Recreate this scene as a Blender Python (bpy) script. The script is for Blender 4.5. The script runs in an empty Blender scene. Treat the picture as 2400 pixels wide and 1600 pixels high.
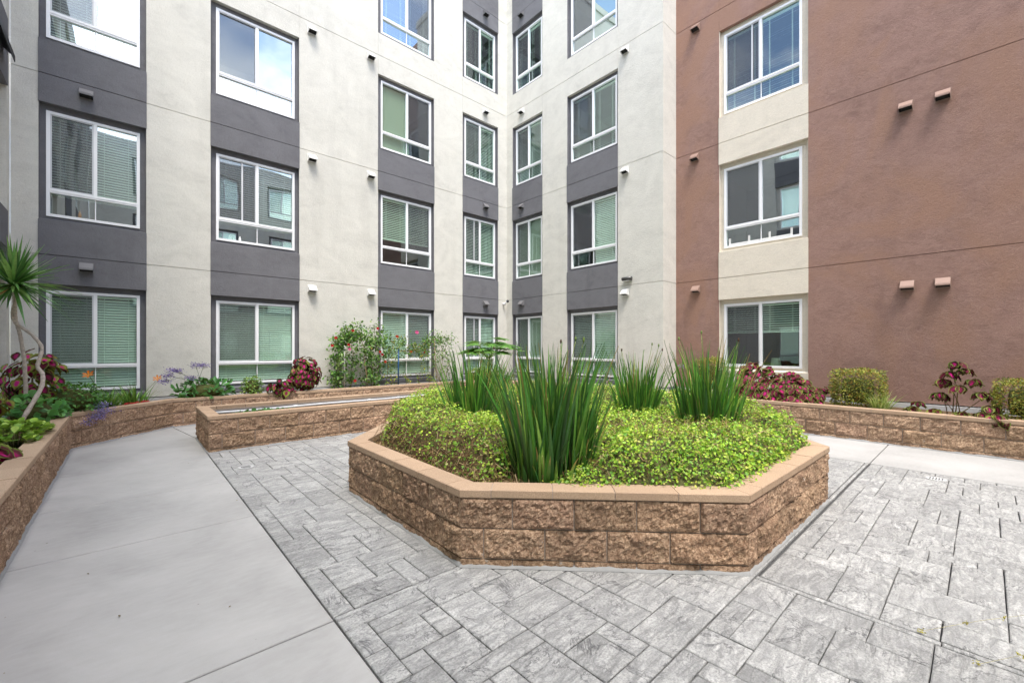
import bpy, math, random
import numpy as np
from mathutils import Vector
R = math.radians
random.seed(7); rng = np.random.default_rng(11)
S = bpy.context.scene
COL = S.collection

# ------------------------------------------------------------ camera, sky, sun
cam = bpy.data.cameras.new('camera'); camo = bpy.data.objects.new('camera', cam); COL.objects.link(camo)
camo.location = (0, 0, 1.44); camo.rotation_euler = (R(90), 0, R(-42.06))
cam.sensor_width = 36; cam.lens = 15.0; cam.shift_y = 16 / 2400; cam.clip_end = 1000; cam.clip_start = .02
S.camera = camo
SUN_EL, SUN_AZ = 66, 206           # azimuth the light comes from, degrees from +Y clockwise
w = bpy.data.worlds.new('World'); S.world = w; w.use_nodes = True
nt = w.node_tree; nt.nodes.clear()
def wn(t, **k):
    n = nt.nodes.new(t)
    for a, b in k.items(): setattr(n, a, b)
    return n
sky = wn('ShaderNodeTexSky', sky_type='NISHITA', sun_disc=False, sun_elevation=R(SUN_EL), sun_rotation=R(SUN_AZ))
tc = wn('ShaderNodeTexCoord'); mp = wn('ShaderNodeMapping'); mp.inputs['Scale'].default_value = (1, 1, 1.6)
nz = wn('ShaderNodeTexNoise'); nz.inputs['Scale'].default_value = 2.3; nz.inputs['Detail'].default_value = 7; nz.inputs['Roughness'].default_value = .55
cr = wn('ShaderNodeValToRGB'); cr.color_ramp.elements[0].position = .455; cr.color_ramp.elements[1].position = .66
mx = wn('ShaderNodeMix', data_type='RGBA'); mx.inputs[7].default_value = (9.3, 9.1, 8.9, 1)
bg = wn('ShaderNodeBackground'); bg.inputs['Strength'].default_value = .15; wo = wn('ShaderNodeOutputWorld')
L = nt.links.new
L(tc.outputs['Generated'], mp.inputs[0]); L(mp.outputs[0], nz.inputs['Vector']); L(nz.outputs['Fac'], cr.inputs[0])
L(cr.outputs[0], mx.inputs[0]); L(sky.outputs[0], mx.inputs[6]); L(mx.outputs[2], bg.inputs[0]); L(bg.outputs[0], wo.inputs[0])
sl = bpy.data.lights.new('sun', 'SUN'); sl.energy = 1.35; sl.angle = R(20); sl.color = (1, .95, .87)
so = bpy.data.objects.new('sun', sl); COL.objects.link(so); so.location = (0, 0, 30)
az = R(SUN_AZ); d = Vector((math.sin(az) * math.cos(R(SUN_EL)), math.cos(az) * math.cos(R(SUN_EL)), math.sin(R(SUN_EL))))
so.rotation_euler = d.to_track_quat('Z', 'Y').to_euler()
S.view_settings.view_transform = 'Standard'; S.view_settings.look = 'None'; S.view_settings.gamma = 1; S.view_settings.exposure = 1.80
S.cycles.max_bounces = 8; S.cycles.transparent_max_bounces = 16; S.cycles.use_denoising = True

# ------------------------------------------------------------ noise
def _hash(ix, iy, iz, seed):
    n = (ix * 374761393 + iy * 668265263 + iz * 2147483647 + seed * 1274126177) & 0xffffffff
    n = ((n ^ (n >> 13)) * 1274126177) & 0xffffffff
    return ((n ^ (n >> 16)) & 0xffff) / 65535.0
def vnoise(P, seed=0):
    P = np.asarray(P, float); i = np.floor(P).astype(np.int64); f = P - i; f = f * f * (3 - 2 * f)
    r = 0
    for dx in (0, 1):
        for dy in (0, 1):
            for dz in (0, 1):
                wgt = (f[:, 0] if dx else 1 - f[:, 0]) * (f[:, 1] if dy else 1 - f[:, 1]) * (f[:, 2] if dz else 1 - f[:, 2])
                r = r + wgt * _hash(i[:, 0] + dx, i[:, 1] + dy, i[:, 2] + dz, seed)
    return r
def fbm(P, octv=4, seed=0, gain=.55):
    a, s, t = 1, 0, 0
    P = np.asarray(P, float)
    for o in range(octv):
        s = s + a * vnoise(P * 2 ** o, seed + o); t += a; a *= gain
    return s / t
def unit(v): return v / np.maximum(np.linalg.norm(v, axis=-1, keepdims=True), 1e-9)

# ------------------------------------------------------------ mesh building
def tag(o, label=None, cat=None, group=None, kind=None):
    if label: o['label'] = label
    if cat: o['category'] = cat
    if group: o['group'] = group
    if kind: o['kind'] = kind
    return o
def empty(name, loc=(0, 0, 0), label=None, cat=None, group=None):
    o = bpy.data.objects.new(name, None); COL.objects.link(o); o.location = loc; o.empty_display_size = .1
    return tag(o, label, cat, group)
class MB:
    def __init__(s): s.V = []; s.F = []; s.C = []; s.n = 0; s.M = []
    def add(s, V, F, C=(1, 1, 1), m=0):
        V = np.asarray(V, float).reshape(-1, 3); C = np.asarray(C, float)
        if C.ndim == 1: C = np.tile(C, (len(V), 1))
        s.V.append(V); s.C.append(C)
        for f in F:
            f = np.asarray(f) + s.n
            if f.ndim == 1: f = f[None]
            s.F.append(f); s.M.append(np.full(len(f), m))
        s.n += len(V)
    def quad(s, a, b, c, d_, C=(1, 1, 1), m=0): s.add([a, b, c, d_], [[0, 1, 2, 3]], C, m)
    def hexa(s, p, C=(1, 1, 1), m=0):   # p: 8 pts, bottom ring 0-3, top ring 4-7
        s.add(p, [np.array([[0, 3, 2, 1], [4, 5, 6, 7], [0, 1, 5, 4], [1, 2, 6, 5], [2, 3, 7, 6], [3, 0, 4, 7]])], C, m)
    def box(s, a, b, C=(1, 1, 1), m=0):
        (x0, y0, z0), (x1, y1, z1) = a, b
        s.hexa([(x0, y0, z0), (x1, y0, z0), (x1, y1, z0), (x0, y1, z0), (x0, y0, z1), (x1, y0, z1), (x1, y1, z1), (x0, y1, z1)], C, m)
    def tube(s, pts, rad, C=(1, 1, 1), n=6, m=0, cap=True):
        pts = np.asarray(pts, float); k = len(pts)
        rad = np.full(k, rad) if np.isscalar(rad) else np.asarray(rad, float)
        t = unit(np.gradient(pts, axis=0)); up = np.array([0, 0, 1.]) if abs(t[0][2]) < .9 else np.array([1., 0, 0])
        a = unit(np.cross(t, up)); b = np.cross(t, a)
        th = np.linspace(0, 2 * math.pi, n, endpoint=False)
        V = pts[:, None] + rad[:, None, None] * (a[:, None] * np.cos(th)[None, :, None] + b[:, None] * np.sin(th)[None, :, None])
        F = [[i * n + j, i * n + (j + 1) % n, (i + 1) * n + (j + 1) % n, (i + 1) * n + j] for i in range(k - 1) for j in range(n)]
        FF = [np.array(F)]
        if cap: FF += [np.arange(n)[::-1].copy(), np.arange(n) + (k - 1) * n]
        s.add(V.reshape(-1, 3), FF, C, m)
    def lathe(s, c, prof, n=24, C=(1, 1, 1), m=0):  # prof (r,z)
        th = np.linspace(0, 2 * math.pi, n, endpoint=False)
        V = np.array([[c[0] + r * math.cos(t), c[1] + r * math.sin(t), c[2] + z] for r, z in prof for t in th])
        F = [[i * n + j, i * n + (j + 1) % n, (i + 1) * n + (j + 1) % n, (i + 1) * n + j] for i in range(len(prof) - 1) for j in range(n)]
        s.add(V, [np.array(F)], C, m)
    def inst(s, T, pos, axis, nrm, sx, sy, cols):
        # T: (verts(k,3), faces list of arrays, weights(k,c)); cols (N,c,3)
        tv, tf, tw = T; N = len(pos); k = len(tv)
        ax = unit(axis); side = unit(np.cross(nrm, ax)); up = np.cross(ax, side)
        sx = np.broadcast_to(sx, (N,)); sy = np.broadcast_to(sy, (N,))
        V = (pos[:, None] + ax[:, None] * (tv[None, :, 0, None] * sx[:, None, None]) + side[:, None] * (tv[None, :, 1, None] * sy[:, None, None])
             + up[:, None] * (tv[None, :, 2, None] * sx[:, None, None]))
        Cc = np.einsum('kc,ncd->nkd', tw, cols)
        F = [(f[None] + (np.arange(N) * k)[:, None, None]).reshape(-1, f.shape[1]) for f in tf]
        s.add(V.reshape(-1, 3), F, Cc.reshape(-1, 3))
    def build(s, name, mats, parent=None, smooth=False):
        if not isinstance(mats, (list, tuple)): mats = [mats]
        me = bpy.data.meshes.new(name); V = np.concatenate(s.V); C = np.concatenate(s.C)
        me.vertices.add(len(V)); me.vertices.foreach_set('co', V.ravel().astype(np.float32))
        lo = np.concatenate([f.ravel() for f in s.F]); tot = np.concatenate([np.full(len(f), f.shape[1]) for f in s.F])
        me.loops.add(len(lo)); me.loops.foreach_set('vertex_index', lo.astype(np.int32))
        me.polygons.add(len(tot)); me.polygons.foreach_set('loop_start', np.concatenate([[0], np.cumsum(tot)[:-1]]).astype(np.int32))
        me.polygons.foreach_set('material_index', np.concatenate(s.M).astype(np.int32))
        me.update(calc_edges=True)
        me.polygons.foreach_set('use_smooth', np.full(len(tot), smooth))
        at = me.color_attributes.new('Col', 'FLOAT_COLOR', 'POINT')
        at.data.foreach_set('color', np.concatenate([np.clip(C, 0, 1), np.ones((len(C), 1))], 1).ravel().astype(np.float32))
        for m in mats: me.materials.append(m)
        o = bpy.data.objects.new(name, me); COL.objects.link(o)
        if parent: o.parent = parent; o.matrix_parent_inverse = parent.matrix_basis.inverted()
        return o

# ------------------------------------------------------------ materials
class N:
    def __init__(s, name):
        s.m = bpy.data.materials.new(name); s.m.use_nodes = True; s.t = s.m.node_tree; s.t.nodes.clear()
        s.out = s.n('ShaderNodeOutputMaterial'); s.co = s.n('ShaderNodeTexCoord').outputs['Object']
    def n(s, t, **k):
        q = s.t.nodes.new(t)
        for a, b in k.items(): setattr(q, a, b)
        return q
    def l(s, a, b): s.t.links.new(a, b)
    def noise(s, sc, det=4, ro=.55, vec=None, dist=0, mul=None):
        q = s.n('ShaderNodeTexNoise'); q.inputs['Scale'].default_value = sc; q.inputs['Detail'].default_value = det
        q.inputs['Roughness'].default_value = ro; q.inputs['Distortion'].default_value = dist
        v = vec or s.co
        if mul:
            mm = s.n('ShaderNodeMapping'); mm.inputs['Scale'].default_value = mul; s.l(v, mm.inputs[0]); v = mm.outputs[0]
        s.l(v, q.inputs['Vector']); return q.outputs['Fac']
    def ramp(s, f, st):
        q = s.n('ShaderNodeValToRGB'); e = q.color_ramp.elements
        while len(e) < len(st): e.new(.5)
        for i, (p, c) in enumerate(st): e[i].position = p; e[i].color = (*c, 1) if not np.isscalar(c) else (c, c, c, 1)
        s.l(f, q.inputs[0]); return q.outputs[0]
    def mix(s, f, a, b, bt='MIX'):
        q = s.n('ShaderNodeMix', data_type='RGBA', blend_type=bt)
        for i, v in ((0, f), (6, a), (7, b)):
            if isinstance(v, (tuple, list)): q.inputs[i].default_value = (*v, 1)
            elif np.isscalar(v) if not hasattr(v, 'node') else False: q.inputs[i].default_value = v
            else: s.l(v, q.inputs[i])
        return q.outputs[2]
    def attr(s): return s.n('ShaderNodeAttribute', attribute_name='Col').outputs['Color']
    def bump(s, h, st, dist=.01, prev=None):
        q = s.n('ShaderNodeBump'); q.inputs['Strength'].default_value = st; q.inputs['Distance'].default_value = dist; s.l(h, q.inputs['Height'])
        if prev: s.l(prev, q.inputs['Normal'])
        return q.outputs[0]
    def done(s, col, rough=.8, nrm=None, metal=0, spec=.5, extra=None):
        p = s.n('ShaderNodeBsdfPrincipled')
        if isinstance(col, (tuple, list)): p.inputs['Base Color'].default_value = (*col, 1)
        else: s.l(col, p.inputs['Base Color'])
        if np.isscalar(rough): p.inputs['Roughness'].default_value = rough
        else: s.l(rough, p.inputs['Roughness'])
        p.inputs['Metallic'].default_value = metal; p.inputs['Specular IOR Level'].default_value = spec
        if nrm: s.l(nrm, p.inputs['Normal'])
        s.l(p.outputs[0], s.out.inputs[0]); return s.m
def stucco(name, c, var=.16, tint=None, tint2=None):
    n = N(name); c = np.array(c)
    big = n.noise(1.1, 7, .62, dist=1.3, mul=(1, 1, 1.7)); mid = n.noise(6, 6, .68, dist=.8, mul=(1, 1, 1.5))
    streak = n.noise(2.2, 4, .6, mul=(1, 1, .12))
    col = n.mix(n.ramp(big, [(.3, 0), (.7, 1)]), tuple(c * (1 - var)), tuple(np.minimum(c * (1 + var * .55), .9)))
    col = n.mix(n.ramp(mid, [(.38, 0), (.66, .75)]), col, tuple(c * (1 + var * .3) if tint is None else np.array(tint)))
    col = n.mix(n.ramp(streak, [(.56, 0), (.78, .45)]), col, tuple(c * (1 - var * 1.5)))
    if tint2: col = n.mix(n.ramp(n.noise(.7, 5, .6, dist=1.), [(.46, 0), (.62, .8)]), col, tuple(tint2))
    col = n.mix(n.ramp(n.noise(70, 3, .8), [(.36, .35), (.5, 0)]), col, tuple(c * .62))
    fine = n.noise(110, 3, .75); tro = n.noise(20, 5, .7, dist=.8)
    nb = n.bump(tro, .5, .015); nb = n.bump(fine, .8, .006, nb)
    return n.done(col, .92, nb, spec=.2)
def simple(name, c, rough=.5, metal=0, var=.0, sc=20, bump=0, spec=.5):
    n = N(name); col = tuple(c)
    if var:
        col = n.mix(n.noise(sc, 5, .6), tuple(np.array(c) * (1 - var)), tuple(np.minimum(np.array(c) * (1 + var), .95)))
    nb = n.bump(n.noise(sc * 3, 4, .6), bump, .004) if bump else None
    return n.done(col, rough, nb, metal, spec)
M = {}
M['cream'] = stucco('cream_stucco', (.655, .635, .575), .15)
M['dark'] = stucco('charcoal_stucco', (.172, .170, .182), .2)
M['brown'] = stucco('brown_stucco', (.295, .180, .148), .22, tint=(.36, .23, .187), tint2=(.33, .195, .140))
M['warm'] = stucco('warm_cream_stucco', (.73, .665, .56), .12)
M['concrete_foot'] = simple('foundation_concrete', (.5, .5, .5), .85, var=.12, sc=6, bump=.3)
M['vinyl'] = simple('white_vinyl', (.88, .88, .89), .35)
M['screenframe'] = simple('sash_grey', (.62, .63, .65), .4)
M['blind'] = simple('blind_slat', (.90, .92, .88), .5)
M['shade'] = simple('roller_shade', (.40, .41, .36), .8)
M['blinddark'] = simple('blind_slat_grey', (.62, .60, .62), .5)
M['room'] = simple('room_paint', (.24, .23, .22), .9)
M['black'] = simple('black_metal', (.02, .021, .024), .45)
M['pvc'] = simple('grey_pvc_pipe', (.55, .56, .58), .45, var=.2, sc=9)
M['blue'] = simple('blue_stake_paint', (.02, .09, .22), .5)
M['whitepost'] = simple('weathered_white_post', (.6, .58, .56), .7, var=.15)
M['wood'] = simple('bamboo_stake', (.36, .24, .14), .8, var=.2)
M['lamp'] = simple('bronze_metal', (.10, .10, .095), .4, .6)
M['lens'] = simple('lamp_lens', (.55, .55, .52), .3)
M['ventcream'] = simple('vent_cream', (.74, .73, .70), .5)
M['ventdark'] = simple('vent_charcoal', (.16, .155, .16), .5)
M['ventbrown'] = simple('vent_brown', (.30, .195, .155), .5)
M['ventin'] = simple('vent_throat', (.012, .012, .012), .9)
M['lampshade'] = simple('lamp_fabric', (.55, .6, .5), .9)
def glass_mat(nm='window_glass', base=.15):
    n = N(nm)
    wv = n.bump(n.noise(1.3, 0, .5), .07, .05)
    tr = n.n('ShaderNodeBsdfTransparent'); tr.inputs[0].default_value = (.74, .89, .79, 1)
    gl = n.n('ShaderNodeBsdfGlossy'); gl.inputs['Roughness'].default_value = .004; gl.inputs[0].default_value = (.86, .96, 1, 1)
    n.l(wv, gl.inputs['Normal'])
    lw = n.n('ShaderNodeLayerWeight'); lw.inputs['Blend'].default_value = .5
    pw = n.n('ShaderNodeMath', operation='POWER'); pw.inputs[1].default_value = 4.5; n.l(lw.outputs['Facing'], pw.inputs[0])
    ma = n.n('ShaderNodeMath', operation='MULTIPLY_ADD'); ma.inputs[1].default_value = 1 - base; ma.inputs[2].default_value = base; n.l(pw.outputs[0], ma.inputs[0])
    ms = n.n('ShaderNodeMixShader'); n.l(ma.outputs[0], ms.inputs[0]); n.l(tr.outputs[0], ms.inputs[1]); n.l(gl.outputs[0], ms.inputs[2])
    n.l(ms.outputs[0], n.out.inputs[0]); return n.m
M['glass'] = glass_mat(); M['glass2'] = glass_mat('coated_glass', .42)
def screen_mat():
    n = N('insect_screen')
    tr = n.n('ShaderNodeBsdfTransparent'); df = n.n('ShaderNodeBsdfDiffuse'); df.inputs[0].default_value = (.13, .13, .14, 1)
    ms = n.n('ShaderNodeMixShader'); ms.inputs[0].default_value = .42
    n.l(tr.outputs[0], ms.inputs[1]); n.l(df.outputs[0], ms.inputs[2]); n.l(ms.outputs[0], n.out.inputs[0]); return n.m
M['screen'] = screen_mat()
def block_mat():
    n = N('split_face_block'); a = n.attr()
    sp = n.noise(52, 4, .8); sp2 = n.noise(17, 5, .75); lo = n.noise(3.1, 4, .6)
    c = n.mix(n.ramp(sp, [(.40, 0), (.60, 1)]), (.28, .175, .10), (.86, .61, .425))
    c = n.mix(n.ramp(sp2, [(.36, .75), (.66, 0)]), c, (.27, .165, .11))
    c = n.mix(n.ramp(lo, [(.35, .3), (.65, 0)]), c, (.17, .11, .08))
    c = n.mix(1.0, c, a, 'MULTIPLY')
    ef = n.noise(5.5, 6, .7, dist=.3)
    c = n.mix(n.ramp(ef, [(.665, 0), (.74, .75)]), c, (.66, .65, .62))
    nb = n.bump(sp2, 1, .03); nb = n.bump(sp, 1, .012, nb)
    return n.done(c, .95, nb, spec=.15)
M['block'] = block_mat()
def cap_mat():
    n = N('cap_block'); a = n.attr(); sp = n.noise(160, 2, .7); lo = n.noise(4, 5, .6)
    c = n.mix(n.ramp(sp, [(.35, 0), (.65, 1)]), (.34, .235, .158), (.53, .38, .265))
    c = n.mix(n.ramp(lo, [(.4, 0), (.7, .4)]), c, (.36, .26, .185)); c = n.mix(1.0, c, a, 'MULTIPLY')
    return n.done(c, .9, n.bump(sp, .4, .004), spec=.2)
M['cap'] = cap_mat()
M['mortar'] = simple('mortar', (.40, .33, .28), .95, var=.2, sc=40, bump=.5)
M['mortarw'] = simple('pale_mortar', (.30, .30, .30), .95, var=.15, sc=30, bump=.5)
def soil_mat():
    n = N('soil'); c = n.mix(n.noise(60, 5, .7), (.05, .032, .02), (.22, .14, .085))
    return n.done(c, .95, n.bump(n.noise(45, 5, .7), 1, .03), spec=.1)
M['soil'] = soil_mat()
def conc_mat():
    n = N('broomed_concrete'); a = n.attr(); lo = n.noise(1.1, 6, .62, dist=.4); mid = n.noise(9, 5, .65, mul=(1, 3, 1))
    br = n.noise(45, 3, .7, mul=(.5, 9, 1)); gr = n.noise(240, 2, .7)
    c = n.mix(n.ramp(lo, [(.3, 0), (.7, 1)]), (.31, .305, .297), (.445, .436, .425)); c = n.mix(n.ramp(mid, [(.4, 0), (.75, .35)]), c, (.455, .45, .455))
    c = n.mix(n.ramp(gr, [(.3, .18), (.5, 0)]), c, (.25, .25, .25))
    spots = n.noise(22, 2, .5); c = n.mix(n.ramp(spots, [(.765, 0), (.79, .6)]), c, (.16, .15, .13))
    c = n.mix(1.0, c, a, 'MULTIPLY')
    nb = n.bump(br, .22, .004); nb = n.bump(gr, .25, .002, nb)
    return n.done(c, .82, nb, spec=.3)
M['conc'] = conc_mat()
def slate_mat():
    n = N('stamped_slate_concrete'); a = n.attr()
    sep = n.n('ShaderNodeSeparateColor'); n.l(a, sep.inputs[0])
    off = n.n('ShaderNodeCombineXYZ'); mu = n.n('ShaderNodeMath', operation='MULTIPLY'); mu.inputs[1].default_value = 37.0
    n.l(sep.outputs[1], mu.inputs[0]); n.l(mu.outputs[0], off.inputs[2])
    va = n.n('ShaderNodeVectorMath', operation='ADD'); n.l(n.co, va.inputs[0]); n.l(off.outputs[0], va.inputs[1]); v = va.outputs[0]
    lo = n.noise(2.6, 6, .65, v, 1.1); mid = n.noise(9, 7, .74, v, 1.2, mul=(.6, 2.2, 1)); fine = n.noise(85, 4, .8, v)
    # slate ledges
    q = n.n('ShaderNodeMath', operation='MULTIPLY'); q.inputs[1].default_value = 6.0; n.l(lo, q.inputs[0])
    fl = n.n('ShaderNodeMath', operation='FRACT'); n.l(q.outputs[0], fl.inputs[0])
    edge = n.ramp(fl.outputs[0], [(0, 1), (.09, 0), (.92, 0), (1, .8)])
    h = n.mix(.55, lo, mid)
    c = n.mix(n.ramp(mid, [(.40, 0), (.60, 1)]), (.31, .31, .305), (.59, .585, .57))
    c = n.mix(n.ramp(lo, [(.3, .65), (.6, 0)]), c, (.27, .27, .27))
    c = n.mix(n.ramp(fine, [(.40, .62), (.56, 0)]), c, (.2, .2, .2))
    em = n.n('ShaderNodeMath', operation='MULTIPLY'); n.l(edge, em.inputs[0]); n.l(n.ramp(n.noise(3.3, 3, .5, v), [(.42, 0), (.54, .95)]), em.inputs[1])
    c = n.mix(em.outputs[0], c, (.10, .10, .105))
    gv = n.n('ShaderNodeCombineColor')
    for i in range(3): n.l(sep.outputs[0], gv.inputs[i])
    c = n.mix(1.0, c, gv.outputs[0], 'MULTIPLY')
    nb = n.bump(h, .8, .035); nb = n.bump(fl.outputs[0], .18, .01, nb); nb = n.bump(fine, .35, .004, nb)
    return n.done(c, .7, nb, spec=.35)
M['slate'] = slate_mat()
M['grout'] = simple('dark_joint', (.095, .095, .097), .9, var=.3, sc=30, bump=.4)
def leaf_mat(name, rough=.45, trans=.3, spec=.4, warm=.25):
    n = N(name); a = n.attr(); c = n.mix(n.ramp(n.noise(40, 2, .5), [(.3, .25), (.6, 0)]), a, (.03, .05, .012))
    p = n.n('ShaderNodeBsdfPrincipled'); n.l(c, p.inputs['Base Color']); p.inputs['Roughness'].default_value = rough; p.inputs['Specular IOR Level'].default_value = spec
    t = n.n('ShaderNodeBsdfTranslucent'); n.l(n.mix(warm, c, (.5, .6, .1)), t.inputs[0])
    ms = n.n('ShaderNodeMixShader'); ms.inputs[0].default_value = trans
    n.l(p.outputs[0], ms.inputs[1]); n.l(t.outputs[0], ms.inputs[2]); n.l(ms.outputs[0], n.out.inputs[0]); return n.m
M['leaf'] = leaf_mat('leaf'); M['coleus'] = leaf_mat('coleus_leaf', .6, .22, .15, 0.); M['blade'] = leaf_mat('sword_leaf', .38, .22, .5)
M['petal'] = leaf_mat('petal', .6, .3, .2, 0.)
def attr_mat(name, rough=.85, dk=.75):
    n = N(name); c = n.mix(n.ramp(n.noise(55, 4, .75), [(.36, dk), (.62, 0)]), n.attr(), (.03, .018, .010)); return n.done(c, rough, n.bump(n.noise(60, 4, .6), .8, .012), spec=.2)
M['twigc'] = leaf_mat('dry_twig', .85, .05, .1, 0.); M['bark'] = attr_mat('bark', .85, .3); M['twig'] = attr_mat('twig')

# ------------------------------------------------------------ facades
JZ = [3.02, 6.06, 9.09, 12.12]; TOP = 15.2; BASE = .52; GR = .006
WZ = {1: (.69, 2.43), 2: (3.69, 5.48), 3: (6.72, 8.50), 4: (9.75, 11.55), 5: (12.8, 14.55)}
def mapA(u, o, z): return (u, 10.6 - o, z)
def mapB(u, o, z): return (9.32 - o, u, z)
def mapC(u, o, z): return (9.95 - o, u, z)
def mapR(u, o, z): return (u, 5.05 - o, z)
def mapD(u, o, z): return (-1.41 + o, u, z)
def mapO(u, o, z): return (u, -9 + o, z)
def lbox(mb, mp_, u0, u1, o0, o1, z0, z1, m=0, C=(1, 1, 1)):
    P = [mp_(u, o, z) for z in (z0, z1) for (u, o) in ((u0, o0), (u1, o0), (u1, o1), (u0, o1))]
    mb.hexa(P, C, m)
def zsplit(z0, z1):
    cuts = [z0] + [j for j in JZ if z0 < j < z1] + [z1]; out = []
    for i in range(len(cuts) - 1):
        a = cuts[i] + (GR if cuts[i] in JZ else 0); b = cuts[i + 1] - (GR if cuts[i + 1] in JZ else 0); out.append((a, b))
    return out
def skin(mb, mp_, u0, u1, z0, z1, proud=0., m=0, back=.3, side=False):
    for a, b in zsplit(z0, z1): lbox(mb, mp_, u0, u1, -.012, proud, a, b, m)
    lbox(mb, mp_, u0 + (.001 if side else 0), u1 - (.001 if side else 0), -back, -.0125, z0 + (.001 if side else 0), z1 - (.001 if side else 0), m)
nblinds = 0
def window(mp_, root, u0, u1, z0, z1, cfg, surround, bay, rz, room=True):
    """frame (the part) with pane, blind, screen, surround, interior as sub-parts"""
    lower = .44 if cfg.get('lower', True) else 0
    O = -.085; f = MB(); fw = .045
    lbox(f, mp_, u0, u0 + fw, O - .05, O + .018, z0, z1); lbox(f, mp_, u1 - fw, u1, O - .05, O + .018, z0, z1)
    lbox(f, mp_, u0 + fw, u1 - fw, O - .05, O + .018, z1 - fw, z1); lbox(f, mp_, u0 + fw, u1 - fw, O - .05, O + .018, z0, z0 + fw)
    zt = z0 + lower + .005 if lower else z0 + fw
    um = (u0 + u1) / 2
    if lower:
        lbox(f, mp_, u0 + fw, u1 - fw, O - .05, O + .014, zt - .04, zt + .028)
        lbox(f, mp_, u0 + fw, u1 - fw, O - .05, O + .022, zt - .008, zt - .001)
        lbox(f, mp_, um - .007, um + .007, O - .03, O - .012, z0 + fw, zt - .04)
        zt += .028
    lbox(f, mp_, um - .024, um + .024, O - .05, O + .012, zt, z1 - fw)
    fo = f.build('window', M['vinyl'], root)
    # sliding sash on the left half
    if mp_ in (mapB, mapC): s0, s1 = um + .024, u1 - fw
    else: s0, s1 = u0 + fw, um - .024
    if cfg.get('flip'): s0, s1 = (um + .024, u1 - fw) if s0 < um else (u0 + fw, um - .024)
    sf = MB(); q = .02
    lbox(sf, mp_, s0, s0 + q, O - .02, O + .004, zt, z1 - fw); lbox(sf, mp_, s1 - q, s1, O - .02, O + .004, zt, z1 - fw)
    lbox(sf, mp_, s0 + q, s1 - q, O - .02, O + .004, zt, zt + q); lbox(sf, mp_, s0 + q, s1 - q, O - .02, O + .004, z1 - fw - q, z1 - fw)
    if cfg.get('ajar'):
        c = s0 + (s1 - s0) * (.62 if mp_ == mapA else .22); lbox(sf, mp_, c - .015, c + .015, O - .03, O - .002, zt + q, z1 - fw - q)
    sf.build('sash', M['screenframe'], fo)
    g = MB(); og = O - .028
    rr = [(u0 + fw, um - .024, zt, z1 - fw), (um + .024, u1 - fw, zt, z1 - fw)]
    if lower: rr.append((u0 + fw, u1 - fw, z0 + fw, zt - .068))
    for a, b, c, e in rr: g.quad(mp_(a, og, c), mp_(b, og, c), mp_(b, og, e), mp_(a, og, e))
    g.build('pane', M[cfg.get('glass', 'glass')], fo)
    if cfg.get('screen', True):
        sc = MB(); sc.quad(*[mp_(a, O - .006, b) for a, b in ((s0 + q, zt + q), (s1 - q, zt + q), (s1 - q, z1 - fw - q), (s0 + q, z1 - fw - q))])
        sc.build('insect_screen', M['screen'], fo)
    # ring and reveal of the recess
    r = MB(); b0, b1 = bay; r0, r1 = rz; ro = O - .004; bk = -.3
    lbox(r, mp_, b0, u0, bk, ro, r0, r1); lbox(r, mp_, u1, b1, bk, ro, r0, r1)
    lbox(r, mp_, u0, u1, bk, ro, z1, r1); lbox(r, mp_, u0, u1, bk, ro, r0, z0)
    for c0, c1 in ((b0, b0 + .006), (b1 - .006, b1)): lbox(r, mp_, c0, c1, ro, -.004, r0, r1)
    P = [mp_(b0 + .006, ro, r0), mp_(b1 - .006, ro, r0), mp_(b1 - .006, -.002, r0), mp_(b0 + .006, -.002, r0), mp_(b0 + .006, ro, r0 + .035), mp_(b1 - .006, ro, r0 + .035), mp_(b1 - .006, -.002, r0 + .012), mp_(b0 + .006, -.002, r0 + .012)]
    r.hexa(P); r.build('surround', M[surround], fo)
    # blind
    dl, dr = cfg.get('drop', (1, 1)); tilt = R(cfg.get('tilt', 50)); zb = z0 + fw
    b = MB(); sd = .050; sp_ = .0475; zt1 = z1 - fw - .01
    kinds = cfg.get('blind', 'slat')
    if kinds == 'shade':
        lbox(b, mp_, u0 + fw + .01, um + (.1 if cfg.get('half') else (u1 - um - .06)), -.168, -.165, zt1 - (zt1 - zb) * dl, zt1)
        b.build('roller_shade', M['shade'], fo)
    elif dl or dr:
        for a0, a1, dp in ((u0 + fw + .004, um - .004, dl), (um + .004, u1 - fw - .004, dr)):
            zz = zt1 - .03
            if dp <= 0: continue
            lbox(b, mp_, a0, a1, -.20, -.155, zt1 - .035, zt1)
            zend = zt1 - (zt1 - zb) * dp
            while zz - sp_ > zend:
                zz -= sp_; ty = random.uniform(-.04, .04) + tilt; c_, s_ = math.cos(ty) * sd / 2, math.sin(ty) * sd / 2
                dz = random.uniform(-.0015, .0015)
                b.quad(mp_(a0, -.178 - c_, zz + s_ + dz), mp_(a1, -.178 - c_, zz + s_ - dz), mp_(a1, -.178 + c_, zz - s_ - dz), mp_(a0, -.178 + c_, zz - s_ + dz))
            if dp < 1:
                k = int((1 - dp) * (zt1 - zb) / sp_ / 5) + 1
                lbox(b, mp_, a0, a1, -.205, -.153, zz - .03 - .006 * k, zz - .028)
            for t in (.2, .8):
                ux = a0 + (a1 - a0) * t
                for oo in (-.148, -.207): lbox(b, mp_, ux - .0035, ux + .0035, oo, oo + .001, zend, zt1 - .035)
        b.build('blind', M[cfg.get('bm', 'blind')], fo)
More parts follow.
